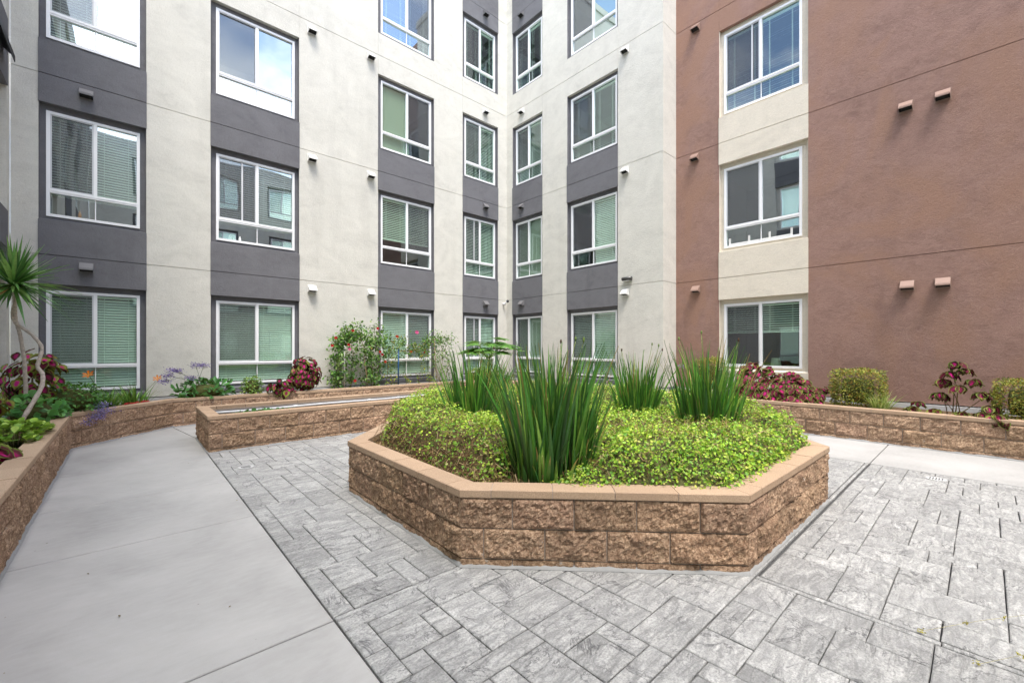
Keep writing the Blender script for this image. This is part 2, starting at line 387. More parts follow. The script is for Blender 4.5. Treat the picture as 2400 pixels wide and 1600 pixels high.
    if room:
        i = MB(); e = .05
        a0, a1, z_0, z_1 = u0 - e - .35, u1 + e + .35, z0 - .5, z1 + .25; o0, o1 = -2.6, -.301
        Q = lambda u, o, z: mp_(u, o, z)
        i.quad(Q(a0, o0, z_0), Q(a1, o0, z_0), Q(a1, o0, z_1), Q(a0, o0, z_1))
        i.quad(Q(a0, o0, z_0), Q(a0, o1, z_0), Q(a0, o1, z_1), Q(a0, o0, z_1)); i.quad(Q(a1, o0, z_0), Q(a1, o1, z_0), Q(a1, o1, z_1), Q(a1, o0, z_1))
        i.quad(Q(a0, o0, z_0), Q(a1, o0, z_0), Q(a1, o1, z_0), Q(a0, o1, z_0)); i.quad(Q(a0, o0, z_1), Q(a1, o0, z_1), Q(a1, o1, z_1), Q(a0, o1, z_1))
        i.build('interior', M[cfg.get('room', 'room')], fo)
    return fo
def facade(root, mp_, ua, ub, bays, wallmat, top=TOP, room=True, base=BASE):
    """bays: dict(u=(u0,u1), win=(w0,w1), floors=[..], span={k: mat or None}, sur=mat, cfg={floor: {...}})"""
    wall = MB(); edges = [ua]
    for b in bays: edges += [b['u'][0], b['u'][1]]
    edges.append(ub)
    for i in range(0, len(edges), 2):
        if edges[i + 1] - edges[i] > .01: skin(wall, mp_, edges[i], edges[i + 1], base, top)
    for b in bays:
        u0, u1 = b['u']; prev = base
        for fl in b['floors'] + [99]:
            if fl == 99: r0, r1 = top, top
            else:
                z0, z1 = b.get('wz', {}).get(fl, WZ[fl]); r0, r1 = z0 - .085, z1 + .1
                if fl == 1 and z0 < .8: r0 = .60
            if r0 - prev > .02:
                k = fl - 1 if fl != 99 else b['floors'][-1]
                mt = b['span'].get(k)
                if mt: 
                    s = MB(); skin(s, mp_, u0 - .004, u1 + .004, prev, r0, .016, side=True); s.build('spandrel_panel', M[mt], root)
                else: skin(wall, mp_, u0 + .003, u1 - .003, prev, r0, .003)
            if fl != 99: window(mp_, root, b['win'][0], b['win'][1], z0, z1, b.get('cfg', {}).get(fl, {}), b['sur'], (u0, u1), (r0, r1), room)
            prev = r1
    wall.build('wall', M[wallmat], root)
    ft = MB(); lbox(ft, mp_, ua, ub, -.3, .045, -.1, base - .022); ft.build('foundation', M['concrete_foot'], root)

grey = empty('apartment_building', (4, 10.6, 0), 'cream and charcoal stucco apartment block whose two wings meet in the inner corner', 'building')
facade(grey, mapA, -1.41, 9.32, [
    dict(u=(-1.10, .27), win=(-1.02, .18), floors=[1, 2, 3, 4], span={0: 'dark', 1: 'dark', 2: 'dark', 3: 'dark'}, sur='dark',
         cfg={1: dict(tilt=50), 2: dict(drop=(.80, .80), tilt=48, glass='glass2'), 3: dict(tilt=48, drop=(1, 1), glass='glass2'), 4: dict(glass='glass2')}),
    dict(u=(1.27, 2.95), win=(1.37, 2.87), floors=[1, 2, 3, 4], span={0: 'dark', 1: 'dark', 2: 'dark'}, sur='dark',
         cfg={1: dict(tilt=50), 2: dict(drop=(.78, .78), glass='glass2', tilt=50, ajar=True, bm='blinddark'), 3: dict(drop=(0, 0), glass='glass2'), 4: dict(glass='glass2')}),
    dict(u=(4.86, 6.55), win=(4.97, 6.49), floors=[1, 2, 3, 4], span={0: 'dark', 1: 'dark', 2: 'dark'}, sur='dark',
         cfg={1: dict(tilt=50, flip=True), 2: dict(drop=(.62, .62), tilt=42, flip=True, screen=True), 3: dict(blind='shade', half=True, flip=True), 4: dict(tilt=42, flip=True, glass='glass2')}),
    dict(u=(7.55, 8.95), win=(7.67, 8.88), floors=[1, 2, 3, 4], span={0: 'dark', 1: 'dark', 2: 'dark', 4: 'dark'}, sur='dark',
         cfg={1: dict(tilt=46, ajar=True), 2: dict(tilt=44, ajar=True), 3: dict(tilt=45), 4: dict(tilt=42)})], 'cream')
facade(grey, mapB, 5.062, 10.6, [
    dict(u=(6.29, 7.98), win=(6.36, 7.89), floors=[1, 2, 3, 4], span={0: 'dark', 1: 'dark', 2: 'dark'}, sur='dark',
         cfg={1: dict(tilt=48), 2: dict(drop=(1, 0), tilt=62), 3: dict(tilt=40), 4: dict(blind='shade', half=True, glass='glass2')}),
    dict(u=(8.96, 10.30), win=(9.04, 10.21), floors=[1, 2, 3, 4], span={0: 'dark', 1: 'dark', 2: 'dark', 4: 'dark'}, sur='dark',
         cfg={1: dict(blind='shade'), 2: dict(blind='shade'), 3: dict(tilt=46), 4: dict(tilt=44)})], 'cream')
rt = MB()
for a, b in zsplit(BASE, TOP): lbox(rt, mapR, 9.32, 9.95, -.012, 0, a, b)
lbox(rt, mapR, 9.34, 9.94, -.2, -.0125, BASE, TOP)

rt.build('wall', M['cream'], grey)
facade(grey, mapD, -8.9, 10.588, [
    dict(u=(-3.2, -1.2), win=(-3.05, -1.4), floors=[1, 2, 3, 4], span={1: 'dark', 2: 'dark', 3: 'dark'}, sur='cream'),
    dict(u=(.6, 2.5), win=(.75, 2.35), floors=[1, 2, 3, 4], span={1: 'dark', 2: 'dark', 3: 'dark'}, sur='cream'),
    dict(u=(4.4, 6.3), win=(4.55, 6.15), floors=[1, 2, 3, 4], span={1: 'dark', 2: 'dark', 3: 'dark'}, sur='cream'),
    dict(u=(8.3, 10.33), win=(8.45, 9.7), floors=[1, 2, 3, 4], span={1: 'dark', 2: 'dark', 3: 'dark'}, sur='cream')], 'cream', top=12.6, room=False)
for zc in (2.98, 6.02, 9.05):      # sloped metal awnings over the side wing's windows
    a = MB(); P = []
    u0, u1 = 8.25, 9.98
    for o, z0, z1 in ((.017, zc - .02, zc + .02), (.135, zc - .13, zc - .10)):
        P.append([mapD(u0, o, z0), mapD(u1, o, z0), mapD(u1, o, z1), mapD(u0, o, z1)])
    a.hexa([P[0][0], P[0][1], P[1][1], P[1][0], P[0][3], P[0][2], P[1][2], P[1][3]])
    lbox(a, mapD, u0, u1, .125, .135, zc - .19, zc - .131)
    a.build('awning', M['black'], grey)
rf = MB()
rf.box((-1.9, 10.55, TOP), (9.9, 11.2, TOP + .25)); rf.box((9.28, 5.0, TOP), (10.2, 10.54, TOP + .25)); rf.build('parapet', M['cream'], grey)

brownb = empty('apartment_wing', (9.95, 0, 0), 'dark brown stucco wing with one cream window column at right', 'building')
facade(brownb, mapC, -8.9, 5.05, [
    dict(u=(2.33, 4.03), win=(2.45, 3.95), floors=[1, 2, 3, 4], wz={1: (1.03, 2.43)}, span={0: 'warm', 1: 'warm', 2: 'warm'}, sur='warm',
         cfg={1: dict(lower=False, drop=(.46, .46), tilt=28), 2: dict(drop=(0, 0), glass='glass2'), 3: dict(tilt=32, ajar=True), 4: {}})], 'brown')
pp = MB(); pp.box((9.91, -8.9, TOP), (10.3, 4.99, TOP + .25)); pp.build('parapet', M['brown'], brownb)

opp = empty('apartment_block', (4, -9, 0), 'pale block opposite, behind the viewer, seen only mirrored in the window glass', 'building')
facade(opp, mapO, -1.41, 9.95, [dict(u=(x, x + 1.7), win=(x + .1, x + 1.6), floors=[1, 2, 3, 4], span={}, sur='dark') for x in (.2, 3.4, 6.6)], 'cream', top=12.6, room=False)

def vent(mp_, root, u, z, mat, wd=.175):
    v = MB(); h = wd / 2
    prof = [(.004, .085), (.035, .085), (.150, -.030), (.150, -.050), (.004, -.075)]
    pr_in = [(.006, .075), (.033, .075), (.143, -.034), (.143, -.052), (.006, -.0755)]
    for s in (-1, 1):
        for hh, pr in ((h, prof),):
            v.add([mp_(u + s * hh, o, z + zz) for o, zz in pr], [[0, 1, 2, 3, 4]])
            v.add([mp_(u + s * (hh - .006), o, z + zz) for o, zz in pr], [[0, 1, 2, 3, 4]])
    for a, b in ((0, 1), (1, 2), (2, 3)):
        for pr in (prof, pr_in):
            v.quad(*[mp_(u + s, pr[i][0], z + pr[i][1]) for s, i in ((-h, a), (h, a), (h, b), (-h, b))])
    lbox(v, mp_, u - h - .012, u + h + .012, .0165, .021, z - .088, z + .097)
    v.quad(*[mp_(u + s, o, z - .045 + (.03 if o > .1 else -.02)) for s, o in ((-h + .007, .022), (h - .007, .022), (h - .007, .140), (-h + .007, .140))], m=1)
    return v.build('vent', [M[mat], M['ventin']], root)
for u, z, m_ in ((-.53, 5.89, 'ventdark'), (-.53, 2.85, 'ventdark'), (3.22, 8.88, 'ventcream'), (3.22, 5.89, 'ventcream'), (3.22, 2.83, 'ventcream'), (4.65, 8.93, 'ventcream'), (4.65, 5.88, 'ventcream'), (4.65, 2.86, 'ventcream'),
                 (8.4, 11.98, 'ventdark'), (8.4, 8.91, 'ventcream'), (8.4, 5.91, 'ventdark'), (8.4, 2.85, 'ventdark')): vent(mapA, grey, u, z, m_)
for u, z, m_ in ((9.83, 12.0, 'ventdark'), (9.83, 8.94, 'ventcream'), (9.83, 5.93, 'ventdark'), (9.83, 2.86, 'ventdark'), (6.05, 8.92, 'ventcream'), (6.05, 5.9, 'ventcream'), (6.05, 2.84, 'ventcream')): vent(mapB, grey, u, z, m_)
for u, z in ((4.55, 8.95), (4.57, 5.92), (4.54, 2.82), (.91, 5.58), (.46, 5.58), (.89, 2.51), (.46, 2.51)): vent(mapC, brownb, u, z, 'ventbrown')

# wall light and camera
lt = empty('wall_light', (9.3, 5.98, 3.17), 'small dark horizontal tube light on the cream wall near its outer edge', 'wall light')
b_ = MB(); lbox(b_, mapB, 5.87, 6.09, .001, .03, 3.13, 3.22); b_.build('back_plate', M['lamp'], lt)
b_ = MB(); b_.tube([mapB(5.85, .07, 3.175), mapB(6.11, .07, 3.175)], .045, n=14); b_.build('lamp_housing', M['lamp'], lt, True)
b_ = MB(); lbox(b_, mapB, 5.88, 6.08, .045, .10, 3.118, 3.128); b_.build('lens', M['lens'], lt)
sc_ = empty('security_camera', (9.2, 10.55, 2.93), 'small dome camera on a white bracket in the inner corner', 'camera')
b_ = MB(); b_.tube([(9.17, 10.60, 2.90), (9.17, 10.50, 2.89)], .035, n=12); b_.tube([(9.17, 10.50, 2.90), (9.20, 10.44, 2.97)], .02, n=10); b_.build('bracket', M['vinyl'], sc_, True)
b_ = MB(); b_.lathe((9.21, 10.42, 2.97), [(.001, -.05), (.03, -.04), (.05, 0), (.03, .04), (.001, .05)], 14); b_.build('dome', M['black'], sc_, True)

# table lamp inside the low brown-wing window
tl = empty('table_lamp', (10.5, 3.05, .9), 'pale table lamp shade standing inside the low window of the brown wing', 'lamp')
b_ = MB(); b_.lathe((10.5, 3.05, 1.03), [(.11, 0), (.08, .2)], 20); b_.build('lamp_shade', M['lampshade'], tl, True)
b_ = MB(); b_.lathe((10.5, 3.05, .53), [(.001, 0), (.07, 0), (.07, .03), (.03, .06), (.06, .2), (.04, .35), (.012, .4), (.012, .5)], 16); b_.build('lamp_base', M['ventcream'], tl, True)

mb = MB(); xc, zc = 1.66, 3.755
for rr in (.055, .034, .014):
    th = np.linspace(0, math.pi, 14); mb.tube([(xc + rr * math.cos(t), 10.72, zc + .045 + rr * math.sin(t)) for t in th], .0075, n=6)
    for sg in (-1, 1): mb.tube([(xc + sg * rr, 10.72, zc - .02), (xc + sg * rr, 10.72, zc + .045)], .0075, n=6)
mb.box((xc - .065, 10.70, zc - .022), (xc + .065, 10.74, zc - .012)); tag(mb.build('sill_ornament', M['ventcream']), 'small cream arch ornament on the sill of the second floor window, second column from left', 'ornament')
for x, h_, m_, lab in ((1.80, .10, 'vinyl', 'small white cone ornament right of the cream arch on the window sill'), (-.62, .13, 'wood', 'thin amber bottle on the sill of the leftmost second floor window')):
    mb = MB(); mb.lathe((x, 10.72, 3.735), [(.001, 0), (.022, 0), (.024, h_ * .5), (.010, h_ * .8), (.009, h_), (.001, h_)], 14); tag(mb.build('sill_vase', M[m_], None, True), lab, 'ornament')
mb = MB()
for i in range(4):
    mb.box((10.06, 2.62 + i * .40, 3.735), (10.075, 2.66 + i * .40, 3.90))
mb.box((10.062, 2.62, 3.75), (10.072, 3.86, 3.78)); tag(mb.build('sill_rack', M['ventcream']), 'low pale rack on the sill of the second floor window in the brown wing', 'rack')
# ------------------------------------------------------------ ground
g = MB(); g.quad((-150, -150, -.03), (150, -150, -.03), (150, 150, -.03), (-150, 150, -.03)); tag(g.build('ground', M['grout']), kind='structure')
SL = MB()
def slab(mb, poly, tint=1., z=0., ch=.006):
    gp = .0029 if mb is SL else .006
    """convex polygon slab with eased edges"""
    P = np.array(poly, float); c = P.mean(0); n = len(P); nx = np.roll(P, -1, 0); pv = np.roll(P, 1, 0)
    e1 = unit(P - pv); e2 = unit(nx - P); n1 = np.stack([-e1[:, 1], e1[:, 0]], 1); n2 = np.stack([-e2[:, 1], e2[:, 0]], 1)
    area = np.sum(P[:, 0] * nx[:, 1] - nx[:, 0] * P[:, 1]); sg = 1 if area > 0 else -1
    mi = n1 + n2; mi = mi / np.maximum((mi * n1).sum(1, keepdims=True), .3) * sg
    rings = [(P + mi * gp * .8, z - .02), (P + mi * gp, z - ch), (P + mi * (gp + .001 + ch * .5), z - ch * .3), (P + mi * (gp + .001 + ch * 1.3), z)]
    V = np.concatenate([np.c_[r, np.full(n, zz)] for r, zz in rings])
    F = [[k * n + i, k * n + (i + 1) % n, (k + 1) * n + (i + 1) % n, (k + 1) * n + i] for k in range(3) for i in range(n)]
    mb.add(V, [np.array(F), np.arange(n) + 3 * n], np.array([tint, random.random(), 0]) if mb is SL else np.full(3, tint))
SL = None
wk = MB()
ys = [-6, -3.2, -.3, 2.315, 4.23, 5.51, 6.93]
for a, b in zip(ys[:-1], ys[1:]): slab(wk, [(-.6, a), (.82, a), (.82, b), (-.6, b)], random.uniform(.96, 1.03))
slab(wk, [(-.6, 6.93), (.82, 6.93), (.83, 8.43), (.62, 9.93), (-.6, 8.72)], .98)
slab(wk, [(.83, 8.43), (3.6, 8.43), (3.6, 9.93), (.62, 9.93)], 1.0); slab(wk, [(3.6, 8.43), (6.92, 8.43), (6.92, 9.93), (3.6, 9.93)], .98)
tag(wk.build('walkway', M['conc']), 'smooth light grey concrete walk', kind='structure')
wk = MB()
for a, b in ((-6, -3), (-3, .97), (.97, 3.6), (3.6, 6.5), (6.5, 9.93)): slab(wk, [(6.92, a), (8.47, a), (8.47, b), (6.92, b)], random.uniform(1.0, 1.1))
tag(wk.build('path', M['conc']), 'pale concrete path in front of the brown wing', kind='structure')
# stamped slate paving
SL = MB(); U = .1165
sizes = [(3, 3), (4, 3), (3, 2), (2, 3), (4, 2), (2, 2), (5, 2), (2, 4), (3, 4), (1, 2), (2, 1), (3, 1), (4, 1)]
wts = [4, 2.5, 5, 4, 4, 4, 1, 2, 1.5, 1.4, 1.4, 1.5, 1]
def ashlar(x0, y0, x1, y1, swap=False):
    nx, ny = max(1, round((x1 - x0) / U)), max(1, round((y1 - y0) / U)); ux, uy = (x1 - x0) / nx, (y1 - y0) / ny
    g_ = np.zeros((nx, ny), bool)
    for j in range(ny):
        for i in range(nx):
            if g_[i, j]: continue
            for _ in range(14):
                a, b = random.choices(sizes, wts)[0]
                if swap: a, b = b, a
                if i + a <= nx and j + b <= ny and not g_[i:i + a, j:j + b].any(): break
            else:
                a = b = 1
                while i + a < nx and a < 3 and not g_[i + a, j]: a += 1
            g_[i:i + a, j:j + b] = True
            wob = lambda: random.uniform(-.002, .002)
            X0, X1, Y0, Y1 = x0 + i * ux, x0 + (i + a) * ux, y0 + j * uy, y0 + (j + b) * uy
            slab(SL, [(X0 + wob(), Y0 + wob()), (X1 + wob(), Y0 + wob()), (X1 + wob(), Y1 + wob()), (X0 + wob(), Y1 + wob())], random.uniform(.86, 1.08), random.uniform(-.0015, .0015), .005)
def strip(x0, y0, x1, y1):
    n = max(1, int(max(x1 - x0, y1 - y0) / .8))
    for k in range(n):
        a, b = k / n, (k + 1) / n
        if x1 - x0 > y1 - y0: slab(SL, [(x0 + (x1 - x0) * a, y0), (x0 + (x1 - x0) * b, y0), (x0 + (x1 - x0) * b, y1), (x0 + (x1 - x0) * a, y1)], .97, 0, .005)
        else: slab(SL, [(x0, y0 + (y1 - y0) * a), (x1, y0 + (y1 - y0) * a), (x1, y0 + (y1 - y0) * b), (x0, y0 + (y1 - y0) * b)], .97, 0, .005)
ashlar(.8215, -4, 2.93, .972); strip(2.935, -4, 2.975, .97); ashlar(2.98, -4, 6.90, .955)
strip(2.94, .975, 6.9, 1.01); ashlar(.8215, .975, 3.2, 2.30); strip(.8215, 2.30, 3.2, 2.34); ashlar(.8215, 2.345, 3.2, 7.10, True)
ashlar(3.205, 1.015, 6.9, 7.10)
tag(SL.build('stamped_paving', M['slate']), 'grey stamped slate pattern paving', kind='structure')
SL = None
for x, y, lab in ((1.07, 6.0, 'round dark floor drain left of the octagonal planter'), (6.62, .36, 'round dark floor drain beside the right path')):
    b_ = MB(); b_.lathe((x, y, 0), [(.085, .001), (.085, .006), (.07, .007), (.07, .004), (.001, .004)], 28)
    e_ = b_.build('drain_cover', M['concrete_foot']); tag(e_, lab, 'drain', 'floor drains')
    s_ = MB()
    for k in range(-2, 3): s_.box((x - .05, y + k * .024 - .004, .0045), (x + .05, y + k * .024 + .004, .0055))
    s_.build('slots', M['ventin'], e_)

# ------------------------------------------------------------ block planters
CZ = [(0., .051), (.060, .252), (.261, .454)]
def miter(pts, closed):
    P = np.array(pts, float); n = len(P); out = []
    for i in range(n):
        a = P[(i - 1) % n] if (closed or i > 0) else None; c = P[(i + 1) % n] if (closed or i < n - 1) else None
        ns = []
        if a is not None: e = unit(P[i] - a); ns.append(np.array([-e[1], e[0]]))
        if c is not None: e = unit(c - P[i]); ns.append(np.array([-e[1], e[0]]))
        m_ = sum(ns); m_ = m_ / (m_ @ ns[0]); out.append(m_)
    return P, np.array(out)      # inward is the left of travel
def planter(name, pts, closed, label, soilpolys, step=.014, fine=None, beadw=.010, capw=.155, group=None):
    root = empty(name, (*pts[0], 0), label, 'planter', group)
    P, Mi = miter(pts, closed); n = len(P); ne = n if closed else n - 1
    wall = MB(); cap = MB(); mor = MB(); bead = MB()
    for e in range(ne):
        A_, B_ = P[e], P[(e + 1) % n]; Ln = np.linalg.norm(B_ - A_); t = (B_ - A_) / Ln; inn = np.array([-t[1], t[0]])
        st = step if fine is None else (step if e in fine else .035)
        ma, mb_ = Mi[e], Mi[(e + 1) % n]
        def pt(s, w_, z):        # s along edge, w inward
            q = A_ + t * s + inn * w_
            return (q[0], q[1], z)
        def ptm(s, w_, z):
            if s <= 1e-6: q = A_ + ma * w_
            elif s >= Ln - 1e-6: q = B_ + mb_ * w_
            else: q = A_ + t * s + inn * w_
            return (q[0], q[1], z)
        for ci, (z0, z1) in enumerate(CZ):
            cuts = [0.]; s = .2 if ci % 2 else .4
            if ci == 2: s = .34
            if ci == 1: s = .15
            if ci == 0: s = .34
            while s < Ln - .10: cuts.append(s); s += .402
            cuts.append(Ln)
            for a, b in zip(cuts[:-1], cuts[1:]):
                a2, b2 = a + (.0045 if a > 0 else 0), b - (.0045 if b < Ln else 0)
                nu = max(3, int((b2 - a2) / st)); nv = max(3, int((z1 - z0) / st))
                uu, vv = np.meshgrid(np.linspace(a2, b2, nu + 1), np.linspace(z0, z1, nv + 1), indexing='ij'); uu = uu.ravel(); vv = vv.ravel()
                base = A_[None] + t[None] * uu[:, None]
                P3 = np.c_[base, vv]
                du = np.minimum(uu - a2, b2 - uu); dv = np.minimum(vv - z0, z1 - vv); ed = np.clip(np.minimum(du, dv) / .020, 0, 1) ** .75
                sd = int(a * 997 + e * 31 + ci * 7) % 1000
                off = fbm(P3 * 9, 2, sd) * .044 + fbm(P3 * 34, 3, 5, .75) * .042 - .034
                tiltn = (vnoise(np.c_[uu * 3.3, vv * 5, np.full(len(uu), sd)], 3) - .5) * .02
                off = .004 + ed * np.clip(off + tiltn, -.004, .04) * (.45 if ci == 0 else 1)
                V = P3 - np.c_[inn[None] * off[:, None], np.zeros(len(uu))]
                idx = np.arange((nu + 1) * (nv + 1)).reshape(nu + 1, nv + 1)
                F = np.stack([idx[:-1, :-1], idx[1:, :-1], idx[1:, 1:], idx[:-1, 1:]], -1).reshape(-1, 4)
                tint = random.uniform(.82, 1.14); tc_ = np.array([tint, tint * random.uniform(.97, 1.0), tint * random.uniform(.94, 1.0)])
                wall.add(V, [F], tc_)
                ring = np.concatenate([idx[:, 0], idx[-1, 1:], idx[-2::-1, -1], idx[0, -2:0:-1]]); m_ = len(ring)
                Vr = V[ring]; Vb = Vr + np.r_[inn * .03, 0]
                wall.add(np.concatenate([Vr, Vb]), [np.array([[i, (i + 1) % m_, m_ + (i + 1) % m_, m_ + i] for i in range(m_)])], tc_)
        # mortar core and inner face
        mor.add([ptm(s, w_, z) for s, w_, z in ((0, .006, -.02), (Ln, .006, -.02), (Ln, .006, .457), (0, .006, .457))], [[0, 1, 2, 3]])
        mor.add([ptm(s, w_, z) for s, w_, z in ((0, .14, .3), (Ln, .14, .3), (Ln, .14, .457), (0, .14, .457), (0, .006, .457), (Ln, .006, .457))], [[0, 1, 2, 3], [3, 2, 5, 4]])
        # caps
        cuts = [0.]; s = .2
        while s < Ln - .12: cuts.append(s); s += .402
        cuts.append(Ln)
        for a, b in zip(cuts[:-1], cuts[1:]):
            a2 = a + (.003 if a > 0 else 0); b2 = b - (.003 if b < Ln else 0); dz = random.uniform(-.0015, .0015)
            prof = [(-.012, .458), (-.016, .464), (-.016, .507), (-.011, .512), (capw - .005, .512), (capw, .507), (capw, .458)]
            k = len(prof); V = [ptm(a2, w_, z + dz) for w_, z in prof] + [ptm(b2, w_, z + dz) for w_, z in prof]
            tt = random.uniform(.90, 1.08)
            cap.add(V, [np.array([[i, i + 1, k + i + 1, k + i] for i in range(k - 1)]), np.arange(k), np.arange(k) + k], (tt, tt * .99, tt * .98))
        mor.add([ptm(s, w_, z) for s, w_, z in ((0, -.010, .458), (Ln, -.010, .458), (Ln, -.010, .507), (0, -.010, .507), (Ln, capw - .006, .507), (0, capw - .006, .507))], [[0, 1, 2, 3], [3, 2, 4, 5]])
        # mortar smear along the foot
        m_ = int(Ln / .02) + 2; ss = np.linspace(0, Ln, m_)
        wv = beadw * (.35 + 1.3 * fbm(np.c_[ss * 6, np.full(m_, e), np.zeros(m_)], 4, 9)) ; hh = .008 + .018 * fbm(np.c_[ss * 9, np.full(m_, e), np.ones(m_)], 3, 2)
        rows = []
        for w_, z in ((-.012 - wv, np.full(m_, .002)), (-.012 - wv * .85, .35 * hh), (-.010, hh), (.004, hh * 1.6)):
            w_ = np.broadcast_to(w_, (m_,)); q = A_[None] + t[None] * ss[:, None] + inn[None] * w_[:, None]
            q[0] = A_ + ma * w_[0]; q[-1] = B_ + mb_ * w_[-1]
            rows.append(np.c_[q, z])
        V = np.concatenate(rows); F = [[r * m_ + i, r * m_ + i + 1, (r + 1) * m_ + i + 1, (r + 1) * m_ + i] for r in range(3) for i in range(m_ - 1)]
        bead.add(V, [np.array(F)])
    wall.build('block_wall', M['block'], root); cap.build('cap', M['cap'], root); mor.build('mortar', M['mortar'], root)
    bead.build('mortar_bead', M['mortarw'], root, True)
    so_ = MB()
    for poly, z in soilpolys:
        so_.add([(x, y, z) for x, y in poly], [np.arange(len(poly))])
    so_.build('soil', M['soil'], root)
    return root
q = 1.30
OCT = [(1.64, 2.32), (2.94, 1.01), (4.93, 1.0), (6.24, 2.31), (6.24, 4.28), (4.93, 5.59), (2.98, 5.59), (1.66, 4.28)]
planter('octagonal_planter', OCT, True, 'large octagonal split-face block planter in the middle, full of groundcover', [(OCT, .40)], fine=[0, 1, 7], step=.011)
P2 = [(.83, 7.10), (6.9, 7.10), (6.9, 8.43), (.83, 8.43)]
planter('long_planter', P2, True, 'long low block planter with a nearly empty trough and grey pipe', [(P2, .39)], fine=[0, 3], step=.016, capw=.14)
planter('perimeter_planter', [(-.6, -4), (-.6, 8.71), (.62, 9.92), (7.1, 9.92)], False, 'block planter running round the left corner, full of flowers and the palm-like tree',
        [([(-1.41, -4), (-.6, -4), (-.6, 8.71), (-1.41, 8.71)], .42), ([(-1.41, 8.712), (-.6, 8.712), (.62, 9.92), (.62, 10.56), (-1.41, 10.56)], .42), ([(.622, 9.92), (7.1, 9.92), (8.45, 10.56), (.622, 10.56)], .42)], fine=[0, 1], step=.02)
planter('wall_planter', [(7.13, 9.92), (8.46, 8.6), (8.46, -6)], False, 'long block planter at the foot of the brown wing at right',
        [([(8.46, -6), (9.9, -6), (9.9, 5.05), (9.3, 5.05), (9.3, 10.56), (7.13, 10.56), (7.13, 9.92), (8.46, 8.6)], .42)], fine=[1], step=.026)
# grey pipe resting along the trough
pi = MB(); pts = [(x, 7.86 + .012 * math.sin(x * 2.1), .455 + .004 * math.sin(x * 3.)) for x in np.linspace(.98, 6.74, 40)]
pi.tube(pts, .02, n=10); pr = pi.build('irrigation_pipe', M['pvc'], None, True); tag(pr, 'long grey plastic pipe lying along the trough of the long planter', 'pipe')
cl_ = MB()
for x in (2.1, 3.4, 4.0, 5.2): cl_.tube([(x, 7.86, .455), (x + .06, 7.86, .455)], .026, n=10); 
cl_.build('coupling', M['pvc'], pr, True)
pi = MB(); pi.box((1.0, 7.90, .39), (6.7, 8.27, .44)); tag(pi.build('trough_strip', M['black']), 'black strip in the trough behind the grey pipe', 'lining')  # flat black strip along the back half of the trough floor
# ------------------------------------------------------------ foliage templates
def T_small():   # folded pointed leaf
    v = np.array([[0, 0, 0], [.45, .5, .06], [1, 0, -.08], [.45, -.5, .06], [.5, 0, -.03]])
    return v, [np.array([[0, 4, 2, 1], [0, 3, 2, 4]])], np.ones((5, 1))
def T_oval(round_=1.):   # 10 vertex obovate leaf
    v = np.array([[0, 0, 0], [.3, .26, .03], [.62, .5, .05], [.88, .36, .02], [1, 0, -.03], [.88, -.36, .02], [.62, -.5, .05], [.3, -.26, .03], [.4, 0, -.02], [.75, 0, -.02]])
    w_ = np.array([[.0], [.2], [.6], [.9], [1], [.9], [.6], [.2], [.0], [.3]]); w_ = np.c_[1 - w_, w_]
    return v, [np.array([[0, 8, 2, 1], [8, 9, 3, 2], [0, 7, 6, 8], [8, 6, 5, 9]]), np.array([[9, 4, 3], [9, 5, 4]])], w_
def T_coleus():
    nx, ny = 9, 9; V = []; W = []
    xs = np.linspace(0, 1, nx)
    half = np.array([.02, .28, .43, .50, .48, .40, .27, .13, .012])
    for i, x in enumerate(xs):
        for j in range(ny):
            f = j / (ny - 1) * 2 - 1
            ser = (.03 if (i % 2 == 0 and abs(f) == 1) else 0)
            V.append([x, f * (half[i] + ser), .09 * abs(f) - .28 * x * x + .02 * math.cos(i * 3.1) * abs(f)])
            dd = 1 - max(abs(f), abs(x * 2 - .86) if x > .43 else .55 - x * .8)
            m_ = max(abs(f), x ** 3.2, (.12 - x) * 7)
            c = np.array([1., 0, 0])
            if m_ > .84: c = np.array([0, 0, 1.])
            elif m_ > .42 or x > .72 or x < .16: c = np.array([.06, .90, .04])
            elif abs(f) < .1: c = np.array([1., 0, 0])
            W.append(c)
    F = [[i * ny + j, (i + 1) * ny + j, (i + 1) * ny + j + 1, i * ny + j + 1] for i in range(nx - 1) for j in range(ny - 1)]
    return np.array(V), [np.array(F)], np.array(W)
def T_strap(n=7, fold=.25):
    V = []; W = []
    for i in range(n):
        x = i / (n - 1); wd = .5 * min(1, (1 - x) * 3.2) * (.75 + .25 * min(1, x * 4))
        if i == n - 1: wd = .01
        V += [[x, -wd, 0], [x, 0, -.006], [x, wd, 0]]; W += [[1 - x ** 3, x ** 3]] * 3
    F = [[i * 3 + j, i * 3 + j + 1, (i + 1) * 3 + j + 1, (i + 1) * 3 + j] for i in range(n - 1) for j in range(2)]
    return np.array(V), [np.array(F)], np.array(W)
TS, TO, TC, TB = T_small(), T_oval(), T_coleus(), T_strap()
def rnd(n, a=0, b=1): return rng.uniform(a, b, n)
def rdir(n):
    v = rng.normal(size=(n, 3)); return unit(v)
def lerp(a, b, t): return np.asarray(a) * (1 - t) + np.asarray(b) * t
def colmix(n, cols, jit=.18, w_=None):
    cols = np.array(cols); c = cols[rng.choice(len(cols), n, p=w_)]
    return np.clip(c * rng.uniform(1 - jit, 1 + jit, (n, 1)), 0, 1)

